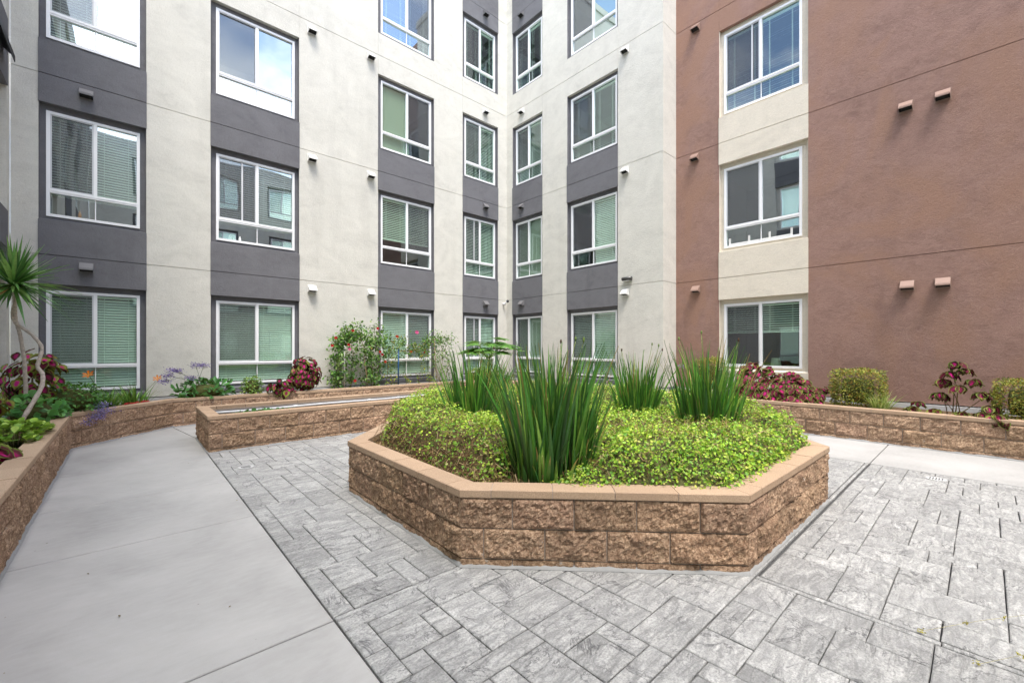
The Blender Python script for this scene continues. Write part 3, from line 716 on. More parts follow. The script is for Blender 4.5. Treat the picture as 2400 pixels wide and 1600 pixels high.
# ------------------------------------------------------------ groundcover on the octagonal planter
IN = np.array(OCT, float); cen = IN.mean(0)
def dist_in(x, y):
    d_ = np.full(len(x), 9.)
    for i in range(8):
        a = IN[i]; b = IN[(i + 1) % 8]; t = unit(b - a); nn = np.array([-t[1], t[0]])
        d_ = np.minimum(d_, (x - a[0]) * nn[0] + (y - a[1]) * nn[1] - .155)
    return d_
def dleft(x, y): return x - 1.80      # distance from the left inner face
CL = [(2.42, 2.28, 'main'), (2.88, 3.90, 'left'), (4.70, 2.95, 'back'), (4.30, 1.86, 'right')]
def gh(x, y):
    x = np.asarray(x, float); y = np.asarray(y, float)
    d_ = dist_in(x, y); P3 = np.c_[x, y, np.zeros(len(x))]
    nn = fbm(P3 * 2.2, 4, 21); n2 = fbm(P3 * 7, 3, 5); n3 = fbm(P3 * 22, 2, 8)
    left = np.clip(1 - (x - 1.8) / .5, 0, 1) * np.clip((y - 2.3) / .4, 0, 1)
    gap = np.exp(-(((x - 2.12) / .24) ** 2 + ((y - 2.30) / .22) ** 2))
    off = -.07 + .24 * left + .36 * gap + .15 * (nn - .5)
    far = .67 * x + .7426 * y
    rim = .715 + .12 * np.clip((far - 2.8) / 2.6, 0, 1) + .22 * (nn - .5) + .10 * (n2 - .5) + .10 * (n3 - .5)
    rim = rim - .13 * np.clip((d_ - .55) / .8, 0, 1)
    rise = np.clip((d_ - off) / .20, 0, 1); rise = rise ** .55
    bare = 1 - .85 * np.exp(-(((x - CL[0][0]) ** 2 + (y - CL[0][1]) ** 2) / .36 ** 2) ** 1.4)
    return .40 + (rim - .40) * rise * bare
def grad(x, y, e=.015):
    return (gh(x + e, y) - gh(x - e, y)) / (2 * e), (gh(x, y + e) - gh(x, y - e)) / (2 * e)
root = empty('groundcover', (3.94, 3.3, .4), 'bright yellow-green small-leaved groundcover filling the octagonal planter', 'groundcover'); root['kind'] = 'stuff'
# twiggy core
gx, gy = np.meshgrid(np.arange(1.55, 6.35, .045), np.arange(.9, 5.7, .045), indexing='ij'); hx = gh(gx.ravel(), gy.ravel()) - .075
ins = dist_in(gx.ravel(), gy.ravel()); idx = np.arange(gx.size).reshape(gx.shape)
F = np.stack([idx[:-1, :-1], idx[1:, :-1], idx[1:, 1:], idx[:-1, 1:]], -1).reshape(-1, 4); F = F[(ins[F] > -.13).all(1)]
hx = np.where(ins < -.05, .35, hx); c_ = MB(); c_.add(np.c_[gx.ravel(), gy.ravel(), np.maximum(hx, .36)], [F], lerp((.11, .115, .04), (.16, .095, .05), np.clip(1 - (gx.ravel() - 1.8) / .5, 0, 1)[:, None])); c_.build('under_growth', M['twig'], root, True)
NL = 84000
x = rnd(NL * 3, 1.55, 6.35); y = rnd(NL * 3, .88, 5.72); dd = dist_in(x, y); k = dd > -.085; x, y, dd = x[k], y[k], dd[k]
gxx, gyy = grad(x, y); sl_ = np.sqrt(1 + gxx ** 2 + gyy ** 2); near = 1 / (1 + np.maximum(0, .67 * x + .74 * y - 3.2) * .35)
pr_ = np.minimum(sl_, 4.5) * near; keep = rng.random(len(x)) < pr_ / 3.2; x, y, dd, gxx, gyy = [a[keep][:NL] for a in (x, y, dd, gxx, gyy)]
h = gh(x, y); nrm = unit(np.c_[-gxx, -gyy, np.ones(len(x))])
z = h - np.abs(rng.normal(0, .03, len(x))) + .014
hh_ = (h - .40)
patch = fbm(np.c_[x, y, z] * 3.1, 4, 77); fine_ = fbm(np.c_[x, y, z] * 10, 3, 7)
left = np.clip(1 - (x - 1.8) / .55, 0, 1) * np.clip((y - 2.2) / .4, 0, 1)
low = np.clip((.70 + .12 * left - z) / .20, 0, 1)
# openings where brown twigs show
pk = 1 - np.clip(low * (.30 + .62 * left) + np.clip((.475 - patch) * 9, 0, .66), 0, .95)
pk = pk * np.where(h < .44, .5, 1) * (1 - .86 * left * np.clip((np.sqrt(gxx ** 2 + gyy ** 2) - .7) / .8, 0, 1) * np.clip((.86 - z) / .12, 0, 1)); keep = rng.random(len(x)) < pk
x, y, z, nrm, patch, fine_, low, left = [a[keep] for a in (x, y, z, nrm, patch, fine_, low, left)]
n_ = len(x); pos = np.c_[x, y, z] + rng.normal(0, .012, (n_, 3))
nr = unit(nrm * .7 + np.array([0, 0, .5]) + rdir(n_) * .95); ax = unit(np.cross(nr, rdir(n_)))
c1 = colmix(n_, [(.40, .62, .05), (.28, .52, .05), (.54, .70, .08), (.15, .36, .045), (.60, .62, .12)], .22, [.3, .26, .22, .14, .08])
dry = np.clip((fine_ - .52) * 5, 0, 1)[:, None] * (rng.random((n_, 1)) < .32); c1 = c1 * (.62 + .75 * fbm(pos * 4.5, 3, 31))[:, None]; c1 = c1 * (1 - dry) + np.array([.50, .40, .17]) * dry
near_ = .67 * x + .7426 * y; sz = rng.uniform(.013, .032, n_) * (.75 + .6 * fbm(pos * 3.3, 2, 55))
lf = MB(); lf.inst(TS, pos, ax, nr, sz, sz * .78, c1[:, None])
x = rnd(160000, 1.6, 6.2); y = rnd(160000, .9, 5.6); dd = dist_in(x, y); lft = np.clip(1 - (x - 1.8) / .55, 0, 1) * np.clip((y - 2.2) / .4, 0, 1)
k = (dd > -.03) & (dd < .26 + .12 * lft) & (.67 * x + .7426 * y < 4.9) & (rng.random(len(x)) < 1 - .88 * lft); x, y, dd, lft = x[k][:21000], y[k][:21000], dd[k][:21000], lft[k][:21000]
hh2 = gh(x, y); k = hh2 > .46; x, y, dd, lft, hh2 = [a[k] for a in (x, y, dd, lft, hh2)]; z = .42 + (hh2 - .42) * rng.random(len(x)) ** (1 - .55 * lft); n_ = len(x)
nr = unit(np.c_[rng.normal(0, .6, (n_, 2)), np.full(n_, .6)] + rdir(n_) * .6 + np.array([-.3, -.35, 0])); c1 = colmix(n_, [(.32, .55, .05), (.22, .46, .05), (.13, .32, .04), (.40, .40, .12)], .25); s_ = rng.uniform(.015, .034, n_)
lf.inst(TS, np.c_[x, y, z], unit(np.cross(nr, rdir(n_))), nr, s_, s_ * .8, c1[:, None]); lf.build('leaves', M['leaf'], root)
# shoots poking out of the top
ns = 900; x = rnd(ns, 1.7, 6.2); y = rnd(ns, .95, 5.6); k = dist_in(x, y) > -.03; x, y = x[k], y[k]; ns = len(x)
lf = MB(); b0 = np.c_[x, y, gh(x, y) - .02]; dr_ = unit(np.c_[rng.normal(0, .5, (ns, 2)), np.full(ns, 1.)])
tw = MB()
for i in range(ns):
    if b0[i, 2] < .5 or (b0[i, 0] < 2.05 and b0[i, 1] > 2.3 and b0[i, 2] < .74): continue
    Ls = random.uniform(.05, .10); tw.tube([b0[i], b0[i] + dr_[i] * Ls], .0014, (.25, .28, .08), 3, cap=False)
    m_ = 5; tt = rng.uniform(.3, 1, m_)[:, None]; pp_ = b0[i] + dr_[i] * Ls * tt; nr = unit(rdir(m_) * .6 + np.array([0, 0, 1])); a_ = unit(np.cross(nr, rdir(m_)))
    s_ = rng.uniform(.018, .032, m_); lf.inst(TS, pp_, a_, nr, s_, s_ * .75, colmix(m_, [(.36, .56, .07), (.22, .44, .06), (.46, .62, .1)])[:, None])
lf.build('shoots', M['leaf'], root)
# brown twigs on the sides
nt_ = 5000; x = rnd(nt_ * 6, 1.6, 6.3); y = rnd(nt_ * 6, .9, 5.7); dd = dist_in(x, y); gxx, gyy = grad(x, y); sl_ = np.sqrt(gxx ** 2 + gyy ** 2)
lf_ = np.clip(1 - (x - 1.8) / .55, 0, 1) * np.clip((y - 2.1) / .3, 0, 1); pt_ = fbm(np.c_[x, y, gh(x, y)] * 3.1, 4, 77)
wgt = (dd > .0) * ((sl_ > .5) * (.25 + 1.6 * lf_) + (pt_ < .47) * .34); wgt *= (.67 * x + .74 * y < 4.6) + .35
k = rng.random(len(x)) < wgt * .30; x, y, gxx, gyy = [a[k][:nt_] for a in (x, y, gxx, gyy)]
for i in range(len(x)):
    zt_ = gh([x[i]], [y[i]])[0] + .005; dn = unit(np.array([-gxx[i], -gyy[i], .0]) + rng.normal(0, .5, 3)); Ls = random.uniform(.05, .16)
    p0 = np.array([x[i], y[i], zt_]); p1 = p0 + dn * Ls * .5 + rng.normal(0, .018, 3) ; p2 = p0 + dn * Ls * .8 + np.array([0, 0, random.uniform(-.09, .02)]); p2[2] = max(p2[2], .41); p1[2] = max(p1[2], .41)
    dpt = dist_in(np.array([p2[0]]), np.array([p2[1]]))[0]
    if dpt < .0: p2[:2] = p0[:2] + (p2[:2] - p0[:2]) * .3
    cc = random.choice([(.34, .21, .11), (.46, .31, .17), (.22, .12, .06), (.55, .42, .25), (.16, .08, .045)])
    tw.tube([p0, p1, p2], random.uniform(.0012, .0026), np.array(cc) * random.uniform(.7, 1.2), 3, cap=False)
x = rnd(60000, 1.6, 6.2); y = rnd(60000, .9, 5.6); dd = dist_in(x, y); lft = np.clip(1 - (x - 1.8) / .55, 0, 1) * np.clip((y - 2.0) / .4, 0, 1); gp_ = np.exp(-(((x - 2.12) / .3) ** 2 + ((y - 2.30) / .3) ** 2))
k = (dd > .01) & (dd < .34) & (.67 * x + .7426 * y < 4.9) & (rng.random(len(x)) < .06 + .6 * lft + .8 * gp_); x, y = x[k][:5200], y[k][:5200]; hh2 = gh(x, y)
for i in range(len(x)):
    z0_ = .415 + max(0, hh2[i] - .43) * random.random() * .9; dv = unit(np.array([rng.normal(0, .8), rng.normal(0, .8), random.uniform(-.1, .9)])); Ls = random.uniform(.04, .13); p0 = np.array([x[i], y[i], z0_]); p2 = p0 + dv * Ls
    if dist_in(np.array([p2[0]]), np.array([p2[1]]))[0] < .0: p2[:2] = p0[:2] * 2 - p2[:2]
    p1 = (p0 + p2) / 2 + rng.normal(0, .012, 3); cc = random.choice([(.40, .25, .13), (.50, .34, .19), (.28, .16, .08), (.58, .45, .27)])
    tw.tube([p0, p1, p2], random.uniform(.0012, .0024), np.array(cc) * random.uniform(.7, 1.2), 3, cap=False)
tw.build('twigs', M['twigc'], root)

# ------------------------------------------------------------ sword-leaved clumps
def blades(mb, cx, cy, z0, n, L0, L1, lean, br, w0, w1, cols, tip=(.45, .30, .10), ptip=.15, droop=.5, segs=8, aim=None):
    for i in range(n):
        a = random.uniform(0, 2 * math.pi); rr = br * random.random() ** .7; Ln = L0 + (L1 - L0) * random.random() ** 1.4
        ln = lean * (rr / br) ** 1.1 * random.uniform(.4, 1.35) + random.uniform(0, .16)
        a2 = a + random.gauss(0, .55); wd = random.uniform(w0, w1); out = np.array([math.cos(a2), math.sin(a2), 0]); dr = droop * random.random() ** 2
        t = np.linspace(0, 1, segs); th = ln * (.55 + .45 * t) + dr * t ** 2.2
        dxy = np.cumsum(np.r_[0, np.sin(th[:-1])]) * Ln / (segs - 1); dz = np.cumsum(np.r_[0, np.cos(th[:-1])]) * Ln / (segs - 1)
        P0 = np.array([cx + rr * math.cos(a), cy + rr * math.sin(a), z0]) + out[None] * dxy[:, None] + np.array([0, 0, 1.])[None] * dz[:, None]
        fa = random.uniform(0, math.pi); sd = np.array([math.cos(fa), math.sin(fa), 0]); sd = unit(sd - out * (sd @ out) * min(1, ln * 1.2))
        if abs(sd @ sd) < .1: sd = np.array([-out[1], out[0], 0])
        wv = wd / 2 * np.minimum(1, (1 - t) * 2.4 + .02) * (.7 + .3 * np.minimum(1, t * 4))
        ob = out * .15 * wd
        V = np.stack([P0 - sd * wv[:, None], P0 + ob, P0 + sd * wv[:, None]], 1).reshape(-1, 3)
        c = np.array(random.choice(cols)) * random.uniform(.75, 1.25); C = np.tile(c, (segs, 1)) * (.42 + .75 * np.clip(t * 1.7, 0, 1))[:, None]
        if random.random() < ptip: C = lerp(C, np.array(tip)[None], (np.clip((t - random.uniform(.55, .85)) * 5, 0, 1))[:, None])
        mb.add(V, [np.array([[k * 3 + j, k * 3 + j + 1, (k + 1) * 3 + j + 1, (k + 1) * 3 + j] for k in range(segs - 1) for j in range(2)])], np.repeat(C, 3, 0))
GR_ = [(.045, .16, .025), (.06, .22, .03), (.12, .32, .04), (.025, .09, .02), (.24, .42, .07), (.04, .15, .035)]
def clump(cx, cy, z0, n, L0, L1, lean, br, w0, w1, label, stalks=3):
    r_ = empty('sword_leaf_clump', (cx, cy, z0), label, 'clump', 'sword-leaved clumps in the octagonal planter')
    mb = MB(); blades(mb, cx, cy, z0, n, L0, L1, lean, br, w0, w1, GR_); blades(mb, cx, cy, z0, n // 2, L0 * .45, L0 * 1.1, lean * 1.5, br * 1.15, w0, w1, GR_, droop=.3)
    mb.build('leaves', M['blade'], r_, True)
    mb = MB(); blades(mb, cx, cy, z0, n // 9, L0 * .5, L0 * .9, lean * 1.6, br, .004, .010, [(.5, .40, .22), (.38, .26, .13), (.62, .55, .38)], droop=1.6, ptip=0); mb.build('dry_leaves', M['blade'], r_, True)
    for k in range(stalks):
        a = random.uniform(0, 6.28); tp = np.array([cx + math.cos(a) * .3, cy + math.sin(a) * .3, z0 + L1 * random.uniform(.93, 1.02)])
        mb = MB(); p0 = np.array([cx, cy, z0]); mid = (p0 + tp) / 2 + np.array([0, 0, .08]); mb.tube([p0, mid, tp], .0028, (.22, .30, .08), 5)
        pod = tp; mb.tube([pod, pod + (0, 0, .012), pod + (.002, 0, .03), pod + (.003, 0, .04)], [.003, .009, .008, .002], (.10, .06, .035) if k % 2 else (.2, .32, .08), 7)
        mb.build('seed_stalk', M['twig'], r_, True)
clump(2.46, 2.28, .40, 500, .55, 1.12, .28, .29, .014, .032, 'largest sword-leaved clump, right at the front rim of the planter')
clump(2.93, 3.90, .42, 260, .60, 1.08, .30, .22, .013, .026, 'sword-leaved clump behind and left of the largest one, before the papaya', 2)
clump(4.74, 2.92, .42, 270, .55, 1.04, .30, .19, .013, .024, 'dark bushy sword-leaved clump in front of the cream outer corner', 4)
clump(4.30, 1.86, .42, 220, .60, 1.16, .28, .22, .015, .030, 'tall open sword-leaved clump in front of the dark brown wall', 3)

# ------------------------------------------------------------ small plant builders
def spheroid_pts(n, c, r, shell=.35, flat=0):
    d_ = rdir(n); rr = rng.uniform(1 - shell, 1, n)[:, None]; return np.array(c) + d_ * rr * np.array(r), d_
def coleus(name_lab, c, r, n, ls, base, green=.0, hang=0, box=None, stems=6, seedcol=None):
    r_ = empty('coleus', (c[0], c[1], base), name_lab, 'coleus', 'magenta coleus plants')
    if box is None: pos, d_ = spheroid_pts(n, c, r, .45)
    else: pos, d_ = box(n)
    k = pos[:, 2] > base - hang; pos, d_ = pos[k], d_[k]; n = len(pos)
    nr = unit(d_ * .8 + np.array([0, 0, .45]) + rdir(n) * .45 + np.array([-.2, -.2, 0])); hd = d_ * np.array([1, 1, .1]) * .6 + rdir(n) * .35 + np.array([0, 0, -.75])
    ax = unit(hd - nr * (hd * nr).sum(1, keepdims=True))
    cc = colmix(n, [(.42, .006, .13), (.24, .004, .07), (.52, .014, .19), (.12, .005, .03)], .2)
    md = colmix(n, [(.070, .004, .014), (.035, .004, .008), (.12, .006, .03)], .2); ed = colmix(n, [(.16, .26, .035), (.28, .38, .07), (.09, .16, .02)], .2)
    gsel = (rng.random(n) < green)[:, None]; md = np.where(gsel, np.array([.24, .25, .04]), md)
    mb = MB(); s_ = rng.uniform(ls * .62, ls, n); mb.inst(TC, pos - ax * s_[:, None] * .4, ax, nr, s_, s_ * .80, np.stack([cc, md, ed], 1)); mb.build('leaves', M['coleus'], r_, True)
    mb = MB()
    for i in range(stems):
        p = pos[rng.integers(n)]; b0_ = np.array([c[0] + random.uniform(-.3, .3) * r[0], c[1] + random.uniform(-.3, .3) * r[1], base - .03])
        mb.tube([b0_, (b0_ + p) / 2 + rng.normal(0, .02, 3), p], [.008, .006, .003], (.22, .16, .07), 5)
    mb.build('stems', M['bark'], r_, True); return r_
def ball_bush(name, lab, cat, c, half, n, ls, cols, base, boxy=.0, T=TS, ar=.6, group=None, mat='leaf', up=.6, core=(.09, .10, .03)):
    r_ = empty(name, (c[0], c[1], base), lab, cat, group)
    d_ = rdir(n)
    if boxy:
        m_ = np.abs(d_).max(1, keepdims=True); d_ = d_ / m_ ** boxy; d_ = d_ / np.maximum(1, np.linalg.norm(d_, axis=1, keepdims=True) / 1.35)
    wob = .86 + .28 * fbm(d_ * 2.2 + np.array(c), 4, 3)
    pos = np.array(c) + d_ * np.array(half) * wob[:, None] * rng.uniform(.62, 1.04, n)[:, None] ** .6
    k = pos[:, 2] > base; pos, dn = pos[k], unit(d_[k]); n = len(pos)
    nr = unit(dn * .8 + np.array([0, 0, up]) + rdir(n) * .7); ax = unit(np.cross(nr, rdir(n)) + dn * .5)
    s_ = rng.uniform(ls * .6, ls, n); c1 = colmix(n, cols, .25); c2 = np.clip(c1 * 1.3, 0, 1)
    kk = T[2].shape[1]; mb = MB(); mb.inst(T, pos, ax, nr, s_, s_ * ar, np.stack([c1, c2, c2][:kk], 1)); mb.build('leaves', M[mat], r_)
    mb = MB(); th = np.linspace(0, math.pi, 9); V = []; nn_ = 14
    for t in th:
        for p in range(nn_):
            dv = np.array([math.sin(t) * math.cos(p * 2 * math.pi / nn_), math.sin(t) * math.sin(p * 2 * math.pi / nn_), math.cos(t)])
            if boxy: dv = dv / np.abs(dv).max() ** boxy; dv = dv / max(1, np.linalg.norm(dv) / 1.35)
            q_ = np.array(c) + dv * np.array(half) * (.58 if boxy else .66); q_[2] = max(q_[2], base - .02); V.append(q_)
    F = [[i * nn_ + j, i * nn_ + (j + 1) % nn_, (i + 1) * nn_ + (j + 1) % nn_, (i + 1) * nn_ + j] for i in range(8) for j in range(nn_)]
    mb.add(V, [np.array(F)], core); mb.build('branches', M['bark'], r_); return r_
def tuft(name, lab, cat, cx, cy, z0, n, L0, L1, cols, w0=.006, w1=.012, lean=.9, br=.10, droop=1.0, group=None):
    r_ = MB(); blades(r_, cx, cy, z0, n, L0, L1, lean, br, w0, w1, cols, droop=droop, segs=7, ptip=.08); o = r_.build(name, M['blade'], None, True); return tag(o, lab, cat, group)
SB = 'clipped square shrubs by the brown wing'
SHC = [(.20, .26, .03), (.13, .18, .025), (.34, .32, .04), (.30, .15, .03), (.42, .40, .07), (.06, .09, .015)]
ball_bush('clipped_shrub', 'boxy clipped shrub behind the tall sword leaves, left of the magenta coleus bank', 'shrub', (9.2, 3.95, .82), (.33, .33, .42), 5200, .042, SHC, .43, .75, group=SB)
ball_bush('clipped_shrub', 'boxy clipped shrub in the middle, right beside the small grass tuft', 'shrub', (9.05, 1.42, .74), (.36, .36, .35), 7600, .038, SHC, .43, .75, group=SB)
ball_bush('clipped_shrub', 'boxy clipped shrub cut by the right edge of the view', 'shrub', (9.05, -.42, .70), (.36, .36, .31), 7600, .036, SHC, .43, .75, group=SB)
tuft('grass_tuft', 'small pale striped grass tuft beside the middle clipped shrub', 'grass', 8.8, 1.10, .42, 210, .25, .42, [(.40, .48, .14), (.20, .32, .06), (.55, .60, .28)], lean=1.1)
tuft('grass_tuft', 'low sparse grass tuft left of the clipped shrub at the right edge', 'grass', 8.8, -.12, .42, 60, .12, .24, [(.40, .42, .08), (.30, .36, .06)], lean=1.1)
def bank(n):
    y = rng.uniform(1.85, 3.25, n); top = .80 + .34 * np.clip((y - 2.0) / .8, 0, 1) + .06 * np.sin(y * 9); t = rng.random(n); z = .44 + (top - .44) * t ** .8 * rng.uniform(.8, 1, n)
    x = 8.62 + .50 * t ** 1.5 + rng.normal(0, .04, n) ; x = np.where(t < .08, 8.50, x)
    return np.c_[x, y, z], unit(np.c_[-.8 + .6 * t, (y - 2.5) * .4, .25 + t])
coleus('broad bank of magenta coleus below the low window of the brown wing', (8.85, 2.55, .8), (.4, .8, .4), 620, .155, .44, .05, .05, bank, 14)
def tall(n):
    C_ = np.array([(8.86, .26, 1.19), (8.84, .18, 1.10), (8.84, .34, 1.05), (8.80, .10, .96), (8.86, .40, .93), (8.80, .24, .86), (8.82, .02, .78), (8.84, .44, .74), (8.80, .68, .60), (8.70, .72, .52), (8.66, .48, .52), (8.62, .22, .50), (8.60, .02, .52), (8.52, -.10, .52), (8.50, -.16, .46), (8.7, -.05, .60)])
    k = rng.integers(0, len(C_), n); d_ = rdir(n); d_[:, 2] = np.abs(d_[:, 2]) * .5; p = C_[k] + d_ * np.array([.06, .065, .04]) ; return p, unit(d_ + (0, 0, .2))
coleus('leggy coleus with a tall leafy stem hanging over the planter rim at right', (8.85, .28, .7), (.15, .25, .5), 215, .160, .42, .05, .06, tall, 9)
coleus('rounded magenta coleus in front of the second window from left', (2.92, 10.08, .86), (.34, .26, .42), 300, .150, .44, .12, 0, None, 6)
coleus('small drooping coleus spilling over the rim of the left planter', (2.42, 9.93, .60), (.30, .16, .20), 60, .165, .40, .12, .06, None, 4)
coleus('tall green and maroon coleus against the corner behind the palm-like tree', (-1.00, 9.15, .92), (.36, .38, .50), 190, .165, .44, .6, 0, None, 8)
coleus('coleus at the far left edge behind the jade plants', (-1.12, 7.2, .78), (.16, .30, .22), 30, .17, .44, .3, 0, None, 3)
coleus('dark coleus leaning over the rim at the lower left corner', (-.88, 5.55, .52), (.16, .42, .12), 46, .19, .42, .35, .05, None, 3)
# jade plants
JC = [(.28, .45, .05), (.20, .36, .04), (.40, .55, .09), (.14, .28, .04)]
def jade(lab, cx, cy, sx, sy, h, n):
    r_ = empty('jade_plant', (cx, cy, .42), lab, 'succulent', 'jade plants in the left planter'); mb = MB(); st = MB()
    for i in range(n):
        a = random.uniform(0, 6.28); rr = math.sqrt(random.random()); p = np.array([cx + sx * rr * math.cos(a), cy + sy * rr * math.sin(a), .45 + h * (1 - .7 * rr ** 2) * random.uniform(.45, 1)])
        st.tube([(cx + (p[0] - cx) * .5, cy + (p[1] - cy) * .5, .42), p], [.007, .005], (.25, .26, .10), 5)
        m_ = 11; aa = rng.uniform(0, 6.28, m_); el = rng.uniform(.1, 1.1, m_); ax = np.c_[np.cos(aa) * np.cos(el), np.sin(aa) * np.cos(el), np.sin(el)]; nr = unit(np.c_[-np.cos(aa) * np.sin(el), -np.sin(aa) * np.sin(el), np.cos(el)])
        s_ = rng.uniform(.05, .085, m_); c1 = colmix(m_, JC, .2); mb.inst(TO, p + ax * .008, ax, nr, s_, s_ * .78, np.stack([c1, np.clip(c1 * 1.25, 0, 1)], 1))
    mb.build('leaves', M['leaf'], r_, True); st.build('stems', M['bark'], r_, True)
jade('bright green jade plant spilling over the left planter rim', -.86, 6.75, .26, .60, .24, 62)
jade('jade plant at the left edge in front of the tree trunks', -1.12, 6.1, .20, .5, .26, 34)
# leafy mounds
BG = [(.05, .17, .03), (.08, .24, .04), (.12, .32, .06), (.03, .10, .025)]
ball_bush('leafy_plant', 'broad-leaved dark green plant at the foot of the tree trunks', 'plant', (-.92, 8.35, .58), (.30, .40, .24), 200, .125, [(.05, .19, .04), (.08, .26, .05), (.13, .34, .08)], .43, T=TO, ar=.8)
ball_bush('leafy_plant', 'dense mid green mound between tree and daylilies', 'plant', (-.62, 9.15, .66), (.38, .36, .26), 900, .065, BG, .43, T=TO, ar=.65)
ball_bush('leafy_plant', 'grey green ruffled plant on the rim corner of the left planter', 'plant', (-.84, 8.85, .50), (.18, .22, .12), 260, .065, [(.12, .27, .12), (.18, .36, .18), (.07, .18, .07)], .43, T=TO, ar=.8)
ball_bush('leafy_plant', 'dark green rosette plant under the pale purple flower heads', 'plant', (1.12, 10.18, .60), (.44, .24, .22), 260, .17, [(.05, .19, .05), (.09, .27, .07), (.03, .12, .03)], .43, T=TO, ar=.42, up=.2)
ball_bush('small_shrub', 'small upright green shrub before the second ground floor window', 'shrub', (1.92, 10.15, .64), (.19, .18, .22), 420, .060, [(.16, .30, .05), (.09, .20, .04), (.28, .40, .08)], .43, T=TO, ar=.6)
ball_bush('purple_foliage', 'tiny dusty purple plant on the cap of the left planter', 'plant', (-.68, 8.36, .54), (.10, .10, .045), 150, .035, [(.16, .09, .15), (.24, .13, .20), (.1, .07, .1)], .50, T=TS, core=(.06, .03, .06))
# daylilies
def flower(mb, p, axis, r, petals, c, c2, wide=.55):
    axis = unit(np.array(axis, float)); u_ = unit(np.cross(axis, [.3, .2, 1.])); v_ = np.cross(axis, u_); a = np.arange(petals) * 2 * math.pi / petals
    out = np.cos(a)[:, None] * u_ + np.sin(a)[:, None] * v_; ax = unit(out + axis * .45); nr = unit(axis - out * .4)
    mb.inst(TO, np.tile(p, (petals, 1)), ax, nr, r, r * wide, np.stack([np.tile(c2, (petals, 1)), np.tile(c, (petals, 1))], 1).astype(float))
def lily(lab, cx, cy, n, L1, stalks, c=(.80, .13, .015)):
    r_ = empty('daylily', (cx, cy, .43), lab, 'daylily', 'daylilies in the left planter'); mb = MB(); blades(mb, cx, cy, .43, n, L1 * .5, L1, 1.0, .17, .012, .022, [(.10, .28, .03), (.16, .36, .05), (.24, .44, .08), (.06, .18, .03)], droop=1.3, segs=7); mb.build('leaves', M['blade'], r_, True)
    for tip in stalks:
        mb = MB(); t = np.array(tip); mb.tube([(cx, cy, .43), (np.array([cx, cy, .43]) + t) / 2 + np.array([.02, 0, .05]), t], .004, (.20, .28, .06), 5); mb.build('flower_stalk', M['twig'], r_, True)
        mb = MB(); flower(mb, t, (-.3, -.6, .6), .085, 6, c, (.85, .30, .03), .40); mb.build('flower', M['petal'], r_, True)
lily('daylily with two orange flowers left of the hanging purple spray', -.28, 9.62, 190, .42, [(-.44, 9.35, 1.02), (-.62, 9.25, .70)])
lily('daylily with a wilting pale orange bloom near the rim bend', .10, 10.05, 110, .46, [(.42, 10.15, .88)], (.55, .26, .14))
# purple sprays
def spray(name, lab, stems, cols, dens=60, rad=.05, size=.014, base=None):
    r_ = empty(name, base, lab, 'flower'); st = MB(); fl = MB()
    for pts in stems:
        pts = np.array(pts, float); st.tube(pts, .0028, (.22, .26, .12), 4)
        p = pts[-1]; n = dens; q_ = p + rng.normal(0, 1, (n, 3)) * np.array([rad, rad, rad * .5]); s_ = rng.uniform(size * .6, size, n); nr = unit(rdir(n) + np.array([0, 0, .8]))
        fl.inst(TS, q_, unit(np.cross(nr, rdir(n))), nr, s_, s_ * .9, colmix(n, cols, .2)[:, None])
        for k_ in range(7): st.tube([pts[-1] - (pts[-1] - pts[-2]) * .35, q_[k_ * 3]], .0015, (.25, .28, .14), 3, cap=False)
    st.build('stems', M['twig'], r_); fl.build('blossom', M['petal'], r_)
PU = [(.22, .16, .42), (.32, .25, .54), (.42, .35, .60), (.15, .10, .28)]
b0 = (1.0, 10.15, .62)
spray('statice', 'pale purple flower heads on long stalks before the cream pier', [[b0, (.90, 10.1, .85), (.70, 10.0, 1.02)], [b0, (.85, 10.1, .84), (.56, 10.0, .94)], [b0, (.88, 10.1, .9), (.62, 10.05, 1.04)], [b0, (.75, 10.05, .90), (.50, 10.0, .84)], [b0, (1.03, 10.1, .9), (.97, 10.05, 1.12)], [b0, (1.04, 10.1, .9), (1.10, 10.05, 1.12)], [b0, (.98, 10.1, .8), (.90, 10.05, .88)]], PU, 150, .05, .025, b0)
b0 = (-.2, 9.2, .46)
spray('purple_flower_spray', 'loose violet flower spray hanging over the rim of the left planter', [[b0, (-.22, 9.02, .60), (-.27, 8.98, .58)], [b0, (-.25, 9.0, .56), (-.32, 8.92, .50)], [b0, (-.3, 8.95, .54), (-.38, 8.86, .42)], [b0, (-.3, 9.0, .52), (-.30, 8.90, .42)], [b0, (-.2, 8.98, .52), (-.22, 8.96, .50)], [b0, (-.3, 8.9, .44), (-.44, 8.82, .36)]], [(.30, .24, .58), (.42, .36, .68), (.22, .16, .44)], 130, .05, .022, b0)
b0 = (8.95, 4.35, .42)
spray('agapanthus', 'small lavender flower head left of the tall sword leaves', [[b0, (8.95, 4.38, .8), (8.95, 4.42, 1.06)]], [(.4, .34, .7), (.55, .5, .8)], 60, .045, .02, b0)
b0 = (8.7, 7.2, .42)
spray('airy_perennial', 'airy pinkish seed heads before the window nearest the outer corner', [[b0, (8.7, 7.1 + .1 * k_, .8), (8.6, 6.7 + .16 * k_, 1.0 + .13 * (k_ % 3))] for k_ in range(7)], [(.36, .24, .24), (.45, .36, .36), (.25, .2, .14)], 34, .07, .014, b0)
r_ = MB()
for i in range(7):
    for _ in range(3):
        flower(r_, np.array([-.02 + i * .045 + random.uniform(-.02, .02), 9.48 + i * .045 + random.uniform(-.03, .03), .51 + random.uniform(-.02, .02)]), (0, -.3, 1), .028, 6, (.5, .015, .02), (.35, .01, .02), .8)
tag(r_.build('red_blossoms', M['petal'], None, True), 'row of small dark red blossoms on the soil beside the left planter rim', 'flowers')
